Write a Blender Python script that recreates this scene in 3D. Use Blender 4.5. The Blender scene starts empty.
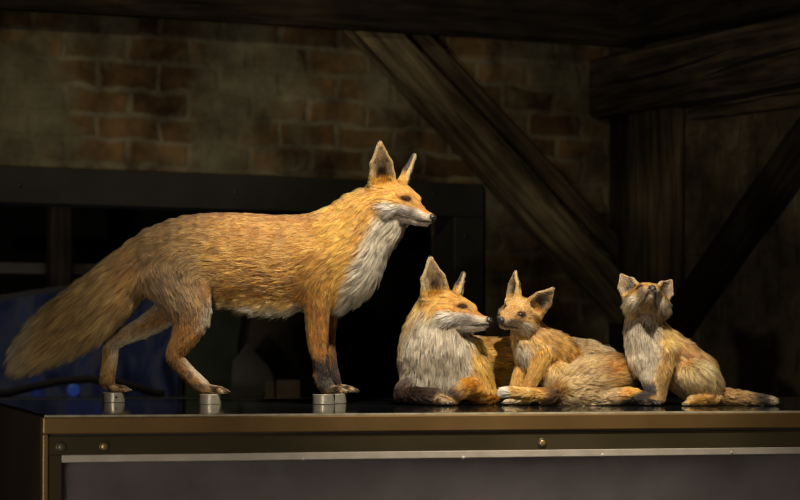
import bpy, bmesh, math, random
import numpy as np
from mathutils import Vector, Matrix, noise as mnoise

random.seed(7)
col = bpy.context.scene.collection
R = math.radians

# ------------------------------------------------------------------ camera
F = 2279.0            # focal length in pixels
CAMY, CAMZ = -5.3, 1.16
TABLE = 1.0
HZ = 335.0            # horizon row of the photograph
ROLL = 0.0041
cam_data = bpy.data.cameras.new('camera')
cam = bpy.data.objects.new('camera', cam_data)
col.objects.link(cam)
cam_data.sensor_width = 36
cam_data.lens = F * 36 / 800
cam_data.shift_y = (HZ - 250) / 800
cam_data.clip_start = 0.05
cam.location = (0, CAMY, CAMZ)
cam.rotation_euler = (R(90), 0, 0)
cam.rotation_euler = (Matrix.Rotation(-ROLL, 4, 'Y') @ Matrix.Rotation(R(90), 4, 'X')).to_euler()
cam_data.dof.use_dof = True
cam_data.dof.focus_distance = 5.26
cam_data.dof.aperture_fstop = 5.0
bpy.context.scene.camera = cam
sc = bpy.context.scene
sc.view_settings.view_transform = 'Standard'
sc.view_settings.look = 'None'

# ------------------------------------------------------------------ helpers
def link(name, mesh, mat=None, parent=None):
    o = bpy.data.objects.new(name, mesh)
    col.objects.link(o)
    if mat:
        mesh.materials.append(mat)
    if parent:
        o.parent = parent
    return o

def tag(o, label=None, cat=None, group=None, kind=None):
    if label: o['label'] = label
    if cat: o['category'] = cat
    if group: o['group'] = group
    if kind: o['kind'] = kind
    return o

def empty(name, loc=(0, 0, 0), rz=0.0):
    o = bpy.data.objects.new(name, None)
    o.empty_display_size = 0.05
    col.objects.link(o)
    o.location = loc
    o.rotation_euler = (0, 0, rz)
    return o

def bm_obj(name, bm, mat=None, parent=None, smooth=False):
    me = bpy.data.meshes.new(name)
    bmesh.ops.recalc_face_normals(bm, faces=bm.faces[:])
    bm.to_mesh(me)
    bm.free()
    if smooth:
        for p in me.polygons: p.use_smooth = True
    return link(name, me, mat, parent)

def add_box(bm, lo, hi, bevel=0.0, M=None):
    r = bmesh.ops.create_cube(bm, size=1.0)
    vs = r['verts']
    for v in vs:
        v.co = Vector([(lo[i] + hi[i]) / 2 + v.co[i] * (hi[i] - lo[i]) for i in range(3)])
    if bevel > 0:
        es = list({e for v in vs for e in v.link_edges})
        r2 = bmesh.ops.bevel(bm, geom=es, offset=bevel, segments=2, affect='EDGES', profile=0.5)
        vs = list({v for f in r2['faces'] for v in f.verts} | {v for v in vs if v.is_valid})
    if M is not None:
        for v in vs: v.co = M @ v.co
    return vs

def add_lathe(bm, prof, seg=40, M=None):
    rings = []
    for r, z in prof:
        if r < 1e-6:
            rings.append([bm.verts.new((0, 0, z))])
        else:
            rings.append([bm.verts.new((r * math.cos(2 * math.pi * i / seg), r * math.sin(2 * math.pi * i / seg), z)) for i in range(seg)])
    for a, b in zip(rings, rings[1:]):
        for i in range(seg):
            j = (i + 1) % seg
            if len(a) == 1 and len(b) == 1: continue
            if len(a) == 1: bm.faces.new((a[0], b[i], b[j]))
            elif len(b) == 1: bm.faces.new((a[i], a[j], b[0]))
            else: bm.faces.new((a[i], a[j], b[j], b[i]))
    if M is not None:
        for ring in rings:
            for v in ring: v.co = M @ v.co

# ------------------------------------------------------------------ node helpers
def new_mat(name):
    m = bpy.data.materials.new(name)
    m.use_nodes = True
    nt = m.node_tree
    b = nt.nodes['Principled BSDF']
    return m, nt, b

def node(nt, typ, **kw):
    n = nt.nodes.new(typ)
    for k, v in kw.items():
        if k.startswith('i_'):
            key = k[2:]
            key = int(key) if key.isdigit() else key.replace('_', ' ')
            n.inputs[key].default_value = v
        else:
            setattr(n, k, v)
    return n

def ramp(nt, fac, stops):
    n = nt.nodes.new('ShaderNodeValToRGB')
    e = n.color_ramp.elements
    while len(e) > 1: e.remove(e[0])
    e[0].position, e[0].color = stops[0][0], (*stops[0][1], 1)
    for p, c in stops[1:]:
        x = e.new(p); x.color = (*c, 1)
    nt.links.new(fac, n.inputs[0])
    return n.outputs[0]

def mix(nt, fac, a, b, mode='MIX'):
    n = nt.nodes.new('ShaderNodeMix')
    n.data_type = 'RGBA'; n.blend_type = mode
    for sock, v in ((n.inputs[0], fac), (n.inputs[6], a), (n.inputs[7], b)):
        if hasattr(v, 'links'): nt.links.new(v, sock)
        elif isinstance(v, (int, float)): sock.default_value = v
        else: sock.default_value = (*v, 1)
    return n.outputs[2]

def plain(name, c, rough=0.6, metal=0.0, spec=0.5, noise_amt=0.15, scale=12.0, bump=0.0):
    m, nt, b = new_mat(name)
    tc = node(nt, 'ShaderNodeTexCoord')
    nz = node(nt, 'ShaderNodeTexNoise', i_Scale=scale, i_Detail=6.0)
    nt.links.new(tc.outputs['Object'], nz.inputs['Vector'])
    lo = tuple(x * (1 - noise_amt * 1.6) for x in c); hi = tuple(min(1, x * (1 + noise_amt * 1.6)) for x in c)
    nt.links.new(ramp(nt, nz.outputs['Fac'], [(0.3, lo), (0.7, hi)]), b.inputs['Base Color'])
    b.inputs['Roughness'].default_value = rough
    b.inputs['Metallic'].default_value = metal
    b.inputs['Specular IOR Level'].default_value = spec
    if bump:
        bp = node(nt, 'ShaderNodeBump', i_Strength=bump, i_Distance=0.01)
        nt.links.new(nz.outputs['Fac'], bp.inputs['Height'])
        nt.links.new(bp.outputs[0], b.inputs['Normal'])
    return m

def wood_mat(name, dark, light, axis_scale=(1.2, 14, 14), rough=0.85):
    """old cracked timber; object x runs along the grain"""
    m, nt, b = new_mat(name)
    tc = node(nt, 'ShaderNodeTexCoord')
    mp = node(nt, 'ShaderNodeMapping'); mp.inputs['Scale'].default_value = axis_scale
    nt.links.new(tc.outputs['Object'], mp.inputs['Vector'])
    n1 = node(nt, 'ShaderNodeTexNoise', i_Scale=2.2, i_Detail=8.0, i_Roughness=0.65, i_Distortion=0.4)
    nt.links.new(mp.outputs[0], n1.inputs['Vector'])
    n2 = node(nt, 'ShaderNodeTexNoise', i_Scale=3.5, i_Detail=3.0)
    nt.links.new(tc.outputs['Object'], n2.inputs['Vector'])
    c = ramp(nt, n1.outputs['Fac'], [(0.28, tuple(x * 0.25 for x in dark)), (0.42, dark), (0.62, light), (0.8, tuple(x * 1.35 for x in light))])
    patch = ramp(nt, n2.outputs['Fac'], [(0.35, (0.45, 0.45, 0.45)), (0.65, (1.15, 1.1, 1.0))])
    nt.links.new(mix(nt, 1.0, c, patch, 'MULTIPLY'), b.inputs['Base Color'])
    b.inputs['Roughness'].default_value = rough
    b.inputs['Specular IOR Level'].default_value = 0.2
    bp = node(nt, 'ShaderNodeBump', i_Strength=0.8, i_Distance=0.012)
    nt.links.new(n1.outputs['Fac'], bp.inputs['Height'])
    nt.links.new(bp.outputs[0], b.inputs['Normal'])
    return m
#PART2
# ------------------------------------------------------------------ animals: implicit bodies and fur
D0 = 5.28
S = D0 / F
GROUND = -(HZ + (CAMZ - TABLE) / S)          # table top in picture-scale units (z = -row)
def to_world(P):
    P = np.asarray(P, float)
    return np.stack([(P[..., 0] - 400) * S, CAMY + D0 + P[..., 1] * S, CAMZ + (HZ + P[..., 2]) * S], -1)

def nrm(v):
    v = np.asarray(v, float)
    return v / np.maximum(np.linalg.norm(v, axis=-1, keepdims=True), 1e-9)

def smooth(a, b, x):
    t = np.clip((x - a) / (b - a), 0, 1)
    return t * t * (3 - 2 * t)

def rot(yaw, pitch, roll):
    yaw, pitch, roll = R(yaw), R(pitch), R(roll)
    c, s = math.cos(yaw), math.sin(yaw); Rz = np.array([[c, -s, 0], [s, c, 0], [0, 0, 1]])
    c, s = math.cos(pitch), math.sin(pitch); Ry = np.array([[c, 0, -s], [0, 1, 0], [s, 0, c]])
    c, s = math.cos(roll), math.sin(roll); Rx = np.array([[1, 0, 0], [0, c, -s], [0, s, c]])
    return Rz @ Ry @ Rx

_rs = np.random.RandomState(11)
_LAT = _rs.rand(32, 32, 32)
def vnoise(P, scale, seed=0):
    q = P / scale + seed * 7.31 + 100.0
    i = np.floor(q).astype(int); f = q - i; f = f * f * (3 - 2 * f)
    i0 = i % 32; i1 = (i + 1) % 32
    r = 0
    for dx in (0, 1):
        for dy in (0, 1):
            for dz in (0, 1):
                w = (f[:, 0] if dx else 1 - f[:, 0]) * (f[:, 1] if dy else 1 - f[:, 1]) * (f[:, 2] if dz else 1 - f[:, 2])
                r = r + w * _LAT[(i1 if dx else i0)[:, 0], (i1 if dy else i0)[:, 1], (i1 if dz else i0)[:, 2]]
    return r * 2 - 1

def lin(h):
    v = [q / 255 for q in h]
    return np.array([x / 12.92 if x <= 0.04045 else ((x + 0.055) / 1.055) ** 2.4 for x in v])

def polymask(x, y, pts, soft):
    """soft membership of picture-plane points in a polygon (coat pattern)"""
    pts = np.array(pts, float)
    d = np.full(x.shape, 1e9); inside = np.zeros(x.shape, bool)
    for (x0, y0), (x1, y1) in zip(pts, np.roll(pts, -1, 0)):
        ex, ey = x1 - x0, y1 - y0
        t = np.clip(((x - x0) * ex + (y - y0) * ey) / (ex * ex + ey * ey + 1e-9), 0, 1)
        d = np.minimum(d, np.hypot(x - x0 - t * ex, y - y0 - t * ey))
        c = ((y0 > y) != (y1 > y)) & (x < (x1 - x0) * (y - y0) / (y1 - y0 + 1e-12) + x0)
        inside ^= c
    sd = np.where(inside, -d, d)
    return smooth(soft, -soft, sd)

def seg_sdf(P, p):
    a, b = p['a'], p['b']
    ab = b - a; L = np.linalg.norm(ab); t = ab / max(L, 1e-6)
    q = P - a
    h = np.clip(q @ t / max(L, 1e-6), 0, 1)
    q = q - h[..., None] * ab
    ru = p['ru'][0] + (p['ru'][1] - p['ru'][0]) * h
    rw = p['rw'][0] + (p['rw'][1] - p['rw'][0]) * h
    u = q @ p['U']; w = q @ p['W']; e = q @ t
    rm = np.minimum(ru, rw)
    k0 = np.sqrt((u / ru) ** 2 + (w / rw) ** 2 + (e / rm) ** 2) + 1e-6
    k1 = np.sqrt((u / ru ** 2) ** 2 + (w / rw ** 2) ** 2 + (e / rm ** 2) ** 2) + 1e-6
    return k0 * (k0 - 1) / k1

def ell_sdf(P, p):
    q = (P - p['a']) @ p['M']
    k0 = np.sqrt(((q / p['r']) ** 2).sum(-1)) + 1e-6
    k1 = np.sqrt(((q / p['r'] ** 2) ** 2).sum(-1)) + 1e-6
    return k0 * (k0 - 1) / k1

def smin(a, b, k):
    h = np.maximum(k - np.abs(a - b), 0) / k
    return np.minimum(a, b) - h * h * k * 0.25

class Fox:
    grp = 0
    def __init__(self, name):
        self.name = name
        self.prims = []; self.claws = []; self.ground = GROUND
    # every chain is ordered along the lie of the fur
    def seg(self, a, b, ru, rw, U=None, W=None, k=6, tag='torso', ln=10, sub=False, flow=1, lift=0.3, grp=None):
        a = np.array(a, float); b = np.array(b, float)
        t = nrm(b - a)
        if U is None:
            ref = np.array([0, 1.0, 0]) if abs(t[1]) < 0.93 else np.array([0, 0, 1.0])
            U = nrm(np.cross(t, ref))
        U = nrm(np.array(U, float) - t * (t @ np.array(U, float)))
        W = np.cross(t, U)
        if grp is None:
            Fox.grp += 1; grp = Fox.grp
        self.prims.append(dict(grp=grp, kind='seg', a=a, b=b, ru=ru, rw=rw, U=U, W=W, k=k, tag=tag, ln=ln, sub=sub, flow=t * flow, rmax=max(*ru, *rw), lift=lift))
    def chain(self, pts, k=6, tag='torso', ln=10, flow=1, lift=0.3, **kw):
        """pts: (column, row, depth, radius in the picture plane, radius in depth[, fur length])"""
        A = np.array([list(p[:5]) + [p[5] if len(p) > 5 else ln] for p in pts], float)
        E = np.concatenate([[2 * A[0] - A[1]], A, [2 * A[-1] - A[-2]]])
        rows = []
        for i in range(1, len(E) - 2):          # smooth curve through the joints
            n = 3 if len(A) > 2 else 1
            for t in np.arange(n) / n:
                p0, p1, p2, p3 = E[i - 1:i + 3]
                rows.append(0.5 * (2 * p1 + (p2 - p0) * t + (2 * p0 - 5 * p1 + 4 * p2 - p3) * t * t + (3 * p1 - p0 - 3 * p2 + p3) * t ** 3))
        rows.append(A[-1])
        Fox.grp += 1
        for p, q in zip(rows, rows[1:]):
            self.seg((p[0], p[2], -p[1]), (q[0], q[2], -q[1]), (p[3], q[3]), (p[4], q[4]), k=k, tag=tag, ln=(p[5] + q[5]) / 2, flow=flow, lift=lift, grp=Fox.grp, **kw)
    def ell(self, c, r, M=None, k=6, tag='torso', ln=10, flow=(0, 0, -1), sub=False, lift=0.3):
        M = np.eye(3) if M is None else np.array(M, float)
        Fox.grp += 1
        self.prims.append(dict(grp=Fox.grp, kind='ell', a=np.array(c, float), b=np.array(c, float), M=M, r=np.array(r, float), k=k, tag=tag, ln=ln, sub=sub, flow=nrm(flow), rmax=max(r), lift=lift))
    def blob(self, x, y, d, r, rotdeg=0, **kw):
        """ellipsoid in the picture plane: r = (along, across, depth), turned rotdeg clockwise in the picture"""
        c, s = math.cos(R(rotdeg)), math.sin(R(rotdeg))
        M = np.array([[c, 0, s], [0, 1, 0], [-s, 0, c]])
        self.ell((x, d, -y), (r[0], r[2], r[1]), M=M, **kw)
    def paw(self, x, y, d, direction, size=1.0, tag='paw', ln=2.6, spread=1.0):
        """four toes side by side; (x, y) is the middle of the pad; direction in plan (dx, dd)"""
        f = nrm(np.array([direction[0], direction[1], 0.0])); s = np.array([-f[1], f[0], 0])
        c = np.array([x, d, -y], float)
        self.seg(c - f * 5 * size + np.array([0, 0, 1.2 * size]), c + f * 2 * size, (3.6 * size, 3.4 * size), (5.6 * size, 6 * size), U=(0, 0, 1), k=3, tag=tag, ln=ln, lift=0.2)
        for o, e in ((-4.6, 6.2), (-1.6, 8.6), (1.6, 8.6), (4.6, 6.2)):
            a = c + s * o * size * spread * 0.8; b = c + s * o * size * spread + f * e * size - np.array([0, 0, 0.7 * size])
            m = (a + b) / 2 + np.array([0, 0, 0.9 * size])
            self.seg(a, m, (2.1 * size, 2.3 * size), (2.1 * size, 2.3 * size), k=1.0, tag=tag, ln=ln, lift=0.2)
            self.seg(m, b, (2.3 * size, 1.9 * size), (2.3 * size, 1.8 * size), k=1.0, tag=tag, ln=ln, lift=0.2)
            self.claws.append((b + f * 1.2 * size, f, size))

    def head(self, c, angles, sc, muz=1.0, ear=1.0, earw=1.0, face_w=1.0, fluff=1.0, cheek=1.0, ear_out=1.0, neck_k=6, ear_f=-5):
        Rm = rot(*angles); c = np.array((c[0], c[2], -c[1]), float)
        self.hR, self.hc, self.hs, self.muz = Rm, c, sc, muz
        W = lambda f, s, u: c + Rm @ (np.array([f, s * face_w, u], float) * sc)
        V = lambda f, s, u: Rm @ np.array([f, s, u], float)
        self.hW, self.hV = W, V
        X = 18 + 25 * muz          # muzzle tip
        self.X = X
        el = lambda f, s, u, r, **kw: self.ell(W(f, s, u), np.array(r) * sc * np.array([1, face_w, 1]), M=Rm, **kw)
        hk = dict(tag='head', flow=V(-1, 0, 0), lift=0.28)
        el(-2, 0, 0, (20, 17.5, 15.5), k=neck_k * sc, ln=6 * fluff, **hk)
        el(10, 0, -2, (13, 14, 11.5), k=5 * sc, ln=4, **hk)
        for s in (-1, 1):
            el(0, s * 12 * cheek, -8, (13, 8.5, 9.5), k=6 * sc, ln=8 * fluff, **hk)
            el(14, s * 7.5, 4.2, (5, 3.6, 2.6), k=4 * sc, ln=3, **hk)       # brow
            el(20, s * 5.5, -5, (9, 5, 5), k=5 * sc, ln=2.5, **hk)
        mz = dict(tag='muzzle', lift=0.18, U=V(0, 0, 1))
        self.seg(W(X - 1, 0, -11.2), W(X - 12 * muz, 0, -10.0), np.array((4.9, 5.3)) * sc, np.array((4.8, 5.3)) * sc, k=3 * sc, ln=1.6, **mz)
        self.seg(W(X - 12 * muz, 0, -10.0), W(14, 0, -6.8), np.array((5.3, 7.4)) * sc, np.array((5.3, 9.0)) * sc, k=5 * sc, ln=2.4, **mz)
        self.seg(W(X - 3.5, 0, -16.3), W(X - 15 * muz, 0, -16.2), np.array((2.4, 3.0)) * sc, np.array((3.0, 4.3)) * sc, k=1.0 * sc, ln=2.0, **mz)
        self.seg(W(X - 15 * muz, 0, -16.0), W(6, 0, -13.5), np.array((2.8, 5.0)) * sc, np.array((4.2, 9.0)) * sc, k=1.6 * sc, ln=3.5 * fluff, **mz)
        # lips: slight bulge either side
        for s in (-1, 1):
            el(X - 5, s * 2.3, -12.6, (5, 2.6, 2.6), k=2 * sc, tag='muzzle', flow=V(-1, 0, 0), ln=1.4, lift=0.15)
        # ears
        self.ears = []
        for s in (-1, 1):
            base = W(ear_f, s * 12.5, 8); mid = W(ear_f - 2, s * (12.5 + 5.0 * ear_out), 9 + 18 * ear); tip = W(ear_f - 4, s * (12.5 + 8.5 * ear_out), 9 + 35 * ear)
            op = nrm(V(0.8, s * 0.6, 0.05)); ax = nrm(tip - base); op = nrm(op - ax * (op @ ax)); wd = np.cross(ax, op)
            t1 = 'earR' if s < 0 else 'earL'
            e = dict(U=wd, tag=t1, lift=0.25)
            self.seg(base, mid, np.array((13.5, 10.8)) * sc * earw, np.array((7.0, 4.8)) * sc, k=4 * sc, ln=4.0, **e)
            self.seg(mid, tip, np.array((10.8, 2.4)) * sc * earw, np.array((4.8, 1.8)) * sc, k=2 * sc, ln=3.0, **e)
            o1 = op * 3.6 * sc; o2 = op * 3.2 * sc
            e = dict(U=wd, tag=t1 + 'in', sub=True, k=1.6 * sc, lift=0.3)
            sh = ax * 4 * sc
            self.seg(base + o1 + sh, mid + o1, np.array((8.6, 8.2)) * sc * earw, np.array((4.6, 4.2)) * sc, ln=4.5, **e)
            self.seg(mid + o1, tip + o2 * 0.8 - ax * 5 * sc, np.array((8.2, 1.8)) * sc * earw, np.array((4.2, 1.6)) * sc, ln=3.6, **e)
            self.ears.append((base, mid, tip, op, wd, ax))

    # -------------------------------------------------------------- field
    def field(self, P, i0=0, D=None):
        D = np.full(P.shape[:-1], 60.0) if D is None else D
        for ps in self.groups():
            d = None
            for p in ps:
                e = (seg_sdf if p['kind'] == 'seg' else ell_sdf)(P, p)
                d = e if d is None else smin(d, e, 0.4)
            if ps[0]['sub']: D = -smin(-D, d, ps[0]['k'])
            else: D = smin(D, d, ps[0]['k'])
        return D
    def groups(self):
        out = []
        for p in self.prims:
            if out and out[-1][0]['grp'] == p['grp']: out[-1].append(p)
            else: out.append([p])
        return out
    def mesh(self, h=1.25, ground=True):
        lo = np.min([np.minimum(p['a'], p['b']) - p['rmax'] for p in self.prims if not p['sub']], 0) - 4
        hi = np.max([np.maximum(p['a'], p['b']) + p['rmax'] for p in self.prims if not p['sub']], 0) + 4
        n = np.ceil((hi - lo) / h).astype(int) + 1
        ax = [lo[i] + h * np.arange(n[i]) for i in range(3)]
        D = np.full(n, 60.0)
        def crop(p):
            m = p['rmax'] + p['k'] + 10
            a = np.maximum(np.floor((np.minimum(p['a'], p['b']) - m - lo) / h).astype(int), 0)
            b = np.minimum(np.ceil((np.maximum(p['a'], p['b']) + m - lo) / h).astype(int) + 1, n)
            return a, b
        for ps in self.groups():
            cr = [crop(p) for p in ps]
            A = np.min([c[0] for c in cr], 0); B = np.max([c[1] for c in cr], 0)
            if (B <= A).any(): continue
            G_ = np.full(B - A, 60.0)
            for p, (a, b) in zip(ps, cr):
                if (b <= a).any(): continue
                G = np.stack(np.meshgrid(*[ax[i][a[i]:b[i]] for i in range(3)], indexing='ij'), -1)
                d = (seg_sdf if p['kind'] == 'seg' else ell_sdf)(G, p)
                sl = tuple(slice(a[i] - A[i], b[i] - A[i]) for i in range(3))
                G_[sl] = smin(G_[sl], d, 0.4)
            sl = tuple(slice(A[i], B[i]) for i in range(3)); p = ps[0]
            D[sl] = -smin(-D[sl], G_, p['k']) if p['sub'] else smin(D[sl], G_, p['k'])
        if ground:   # rests flat on what carries it
            z = ax[2][None, None, :]
            D = np.maximum(D, (self.ground + 0.3) - z)
        return surface_nets(D, lo, h)

def surface_nets(D, lo, h):
    ins = D < 0
    nx, ny, nz = D.shape
    cs = np.zeros((nx - 1, ny - 1, nz - 1), int)
    corner = [(i, j, k) for i in (0, 1) for j in (0, 1) for k in (0, 1)]
    for (i, j, k) in corner: cs += ins[i:nx - 1 + i, j:ny - 1 + j, k:nz - 1 + k]
    act = (cs > 0) & (cs < 8)
    idx = np.argwhere(act)
    vid = np.full(act.shape, -1, int); vid[act] = np.arange(len(idx))
    acc = np.zeros((len(idx), 3)); cnt = np.zeros(len(idx))
    for c0 in corner:
        for axd in range(3):
            if c0[axd]: continue
            c1 = list(c0); c1[axd] = 1
            a = D[tuple((idx + c0).T)]; b = D[tuple((idx + c1).T)]
            m = (a < 0) != (b < 0)
            t = np.where(m, a / np.where(a == b, 1, a - b), 0)
            p = np.array(c0, float) + np.zeros((len(idx), 3)); p[:, axd] += t
            acc[m] += p[m]; cnt[m] += 1
    V = lo + (idx + acc / cnt[:, None]) * h
    quads = []
    for axd in range(3):
        sh = [slice(None)] * 3; sh2 = [slice(None)] * 3
        sh[axd] = slice(0, -1); sh2[axd] = slice(1, None)
        a = ins[tuple(sh)]; b = ins[tuple(sh2)]
        e = np.argwhere(a != b)
        o1, o2 = (axd + 1) % 3, (axd + 2) % 3
        ok = (e[:, o1] > 0) & (e[:, o2] > 0) & (e[:, o1] < D.shape[o1] - 1) & (e[:, o2] < D.shape[o2] - 1)
        e = e[ok]
        fl = a[tuple(e.T)]
        d1 = np.zeros(3, int); d1[o1] = 1; d2 = np.zeros(3, int); d2[o2] = 1
        q = np.stack([vid[tuple((e - d1 - d2).T)], vid[tuple((e - d2).T)], vid[tuple(e.T)], vid[tuple((e - d1).T)]], 1)
        q[~fl] = q[~fl][:, ::-1]
        quads.append(q)
    Q = np.concatenate(quads)
    # light smoothing
    E = np.concatenate([Q[:, [0, 1]], Q[:, [1, 2]], Q[:, [2, 3]], Q[:, [3, 0]]])
    for lam in (0.5, -0.52, 0.5, -0.52):
        s = np.zeros_like(V); c = np.zeros(len(V))
        for i in range(3):
            s[:, i] = np.bincount(E[:, 0], V[E[:, 1], i], len(V)) + np.bincount(E[:, 1], V[E[:, 0], i], len(V))
        c = np.bincount(E[:, 0], minlength=len(V)) + np.bincount(E[:, 1], minlength=len(V))
        V = V + lam * (s / np.maximum(c, 1)[:, None] - V)
    return V, Q

def np_mesh(name, V, Q, mat, parent, colors=None, world=True):
    me = bpy.data.meshes.new(name)
    me.vertices.add(len(V)); me.vertices.foreach_set('co', V.astype(np.float32).ravel())
    me.loops.add(Q.size); me.loops.foreach_set('vertex_index', Q.astype(np.int32).ravel())
    me.polygons.add(len(Q)); me.polygons.foreach_set('loop_start', np.arange(0, Q.size, Q.shape[1], dtype=np.int32))
    me.update(calc_edges=True); me.validate()
    me.polygons.foreach_set('use_smooth', np.ones(len(me.polygons), bool))
    if colors is not None:
        at = me.attributes.new('fur_color', 'FLOAT_COLOR', 'POINT')
        at.data.foreach_set('color', np.concatenate([colors, np.ones((len(V), 1))], 1).astype(np.float32).ravel())
    return link(name, me, mat, parent)

def fur_material(name, hair=True):
    m, nt, b = new_mat(name)
    at = node(nt, 'ShaderNodeAttribute', attribute_name='fur_color')
    if hair:
        hi = node(nt, 'ShaderNodeHairInfo')
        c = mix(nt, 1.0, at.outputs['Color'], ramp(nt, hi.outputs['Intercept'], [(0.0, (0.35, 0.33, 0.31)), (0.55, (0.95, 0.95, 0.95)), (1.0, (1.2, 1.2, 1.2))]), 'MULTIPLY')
        if HAIR_BSDF:
            h = nt.nodes.new('ShaderNodeBsdfHairPrincipled')
            h.parametrization = 'COLOR'
            nt.links.new(c, h.inputs['Color'])
            h.inputs['Roughness'].default_value = 0.42; h.inputs['Radial Roughness'].default_value = 0.6
            if 'Random Roughness' in h.inputs: h.inputs['Random Roughness'].default_value = 0.2
            nt.links.new(h.outputs[0], nt.nodes['Material Output'].inputs['Surface'])
        else:
            nt.links.new(c, b.inputs['Base Color'])
            b.inputs['Roughness'].default_value = 0.5; b.inputs['Specular IOR Level'].default_value = 0.3
    else:
        c = mix(nt, 1.0, at.outputs['Color'], (0.4, 0.36, 0.32), 'MULTIPLY')
        nt.links.new(c, b.inputs['Base Color'])
        b.inputs['Roughness'].default_value = 0.9; b.inputs['Specular IOR Level'].default_value = 0.15
    return m
HAIR_BSDF = True
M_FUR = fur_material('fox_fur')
M_SKIN = fur_material('fox_skin', False)

def glossy(name, c, rough, coat=0.0):
    m = plain(name, c, rough, spec=0.6, noise_amt=0.12, scale=60)
    m.node_tree.nodes['Principled BSDF'].inputs['Coat Weight'].default_value = coat
    return m
M_IRIS = glossy('amber_eye', (0.06, 0.022, 0.004), 0.15, 1.0)
M_PUPIL = glossy('pupil_black', (0.004, 0.004, 0.004), 0.1, 1.0)
M_NOSE = plain('nose_leather', (0.016, 0.014, 0.014), 0.42, noise_amt=0.3, scale=220, bump=0.3)
M_CLAW = plain('claw_horn', (0.05, 0.035, 0.022), 0.4, noise_amt=0.3, scale=80)
M_WHISKER = plain('whisker_dark', (0.04, 0.03, 0.025), 0.5)

HEAD_COL = dict(orange=lin((214, 154, 76)), gold=lin((224, 178, 104)), white=lin((236, 228, 214)), dark=lin((42, 26, 16)), brown=lin((125, 74, 28)), cream=lin((216, 189, 138)))

def head_colors(fx, P, base, cub=False):
    """coat pattern of the face in head coordinates; returns colour and a weight of the eye rims"""
    H = ((P - fx.hc) @ fx.hR) / fx.hs
    f, s, u = H.T; a = np.abs(s); X = fx.X
    C = base.copy()
    w = lambda m, c: C.__setitem__(slice(None), C * (1 - m[:, None]) + np.asarray(c) * m[:, None])
    hc = HEAD_COL
    w(np.ones(len(P)), hc['orange'] if not cub else lin((216, 172, 110)))
    w(smooth(8, 14, f) * smooth(-1, 3, u) * 0.25, hc['gold'])
    # cheeks, muzzle sides, chin, throat white
    nz = vnoise(P, 3.0, 5) * 1.2
    line = np.interp(f, [-18, -4, 6, 14, 22, X], [-10, -7.5, -5.2, -5.2, -6.0, -7.6])
    line = np.where((f > 17), line + 0.9 * smooth(3, 6, a), line)
    wh = smooth(1.4, -1.4, u - line + nz * 0.6) * smooth(-22, -12, f)
    w(wh, hc['white'] if not cub else lin((214, 200, 176)))
    if getattr(fx, 'throat', None) is not None: w(smooth(-12.5, -15.5, u) * smooth(X - 3, X - 12, f), fx.throat)
    w(wh * smooth(-2, -12, f) * 0.4, hc['cream'])
    # smudge in front of the eye down the muzzle
    sm_ = np.exp(-(((f - 25) / 4.5) ** 2 + ((u + 6 + 0.25 * (f - 25)) / 1.9) ** 2)) * smooth(2, 4, a)
    w(sm_ * (0.3 if not cub else 0.25), hc['brown'])
    # eye rims and the stroke behind the eye
    for E in fx.eye_h:
        df, du, ds = f - E[0], u - E[2], s - E[1]
        r = np.sqrt((df / 1.3) ** 2 + (du / 0.72) ** 2 + (ds / 1.25) ** 2)
        w(smooth(4.9, 3.2, r) * 0.97, hc['dark'] * 0.7)
        st = np.exp(-((du + 0.05 * df) / 1.1) ** 2) * smooth(-11, -4, df) * smooth(3, 0, df) * (np.sign(E[1]) * s > 2)
        w(st * (0.75 if not cub else 0.4), hc['dark'])
        w(np.exp(-((du + 1.8 + 0.5 * (df - 4)) / 1.2) ** 2) * smooth(2, 4, df) * smooth(10, 6, df) * (np.sign(E[1]) * s > 1) * 0.7, hc['dark'])
    # lips
    lip = np.interp(f, [8, 16, 26, X - 5, X], [-13.2, -14.6, -15.2, -15.2, -14.4])
    w(np.exp(-((u - lip) / (0.75 if not cub else 1.1)) ** 2) * smooth(9, 13, f) * 0.95, hc['dark'] * 0.5)
    # tip of the muzzle around the nose
    w(smooth(X - 0.5, X + 2.5, f) * smooth(-14, -12, u) * 0.9, hc['dark'] * 0.4)
    return C

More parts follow.
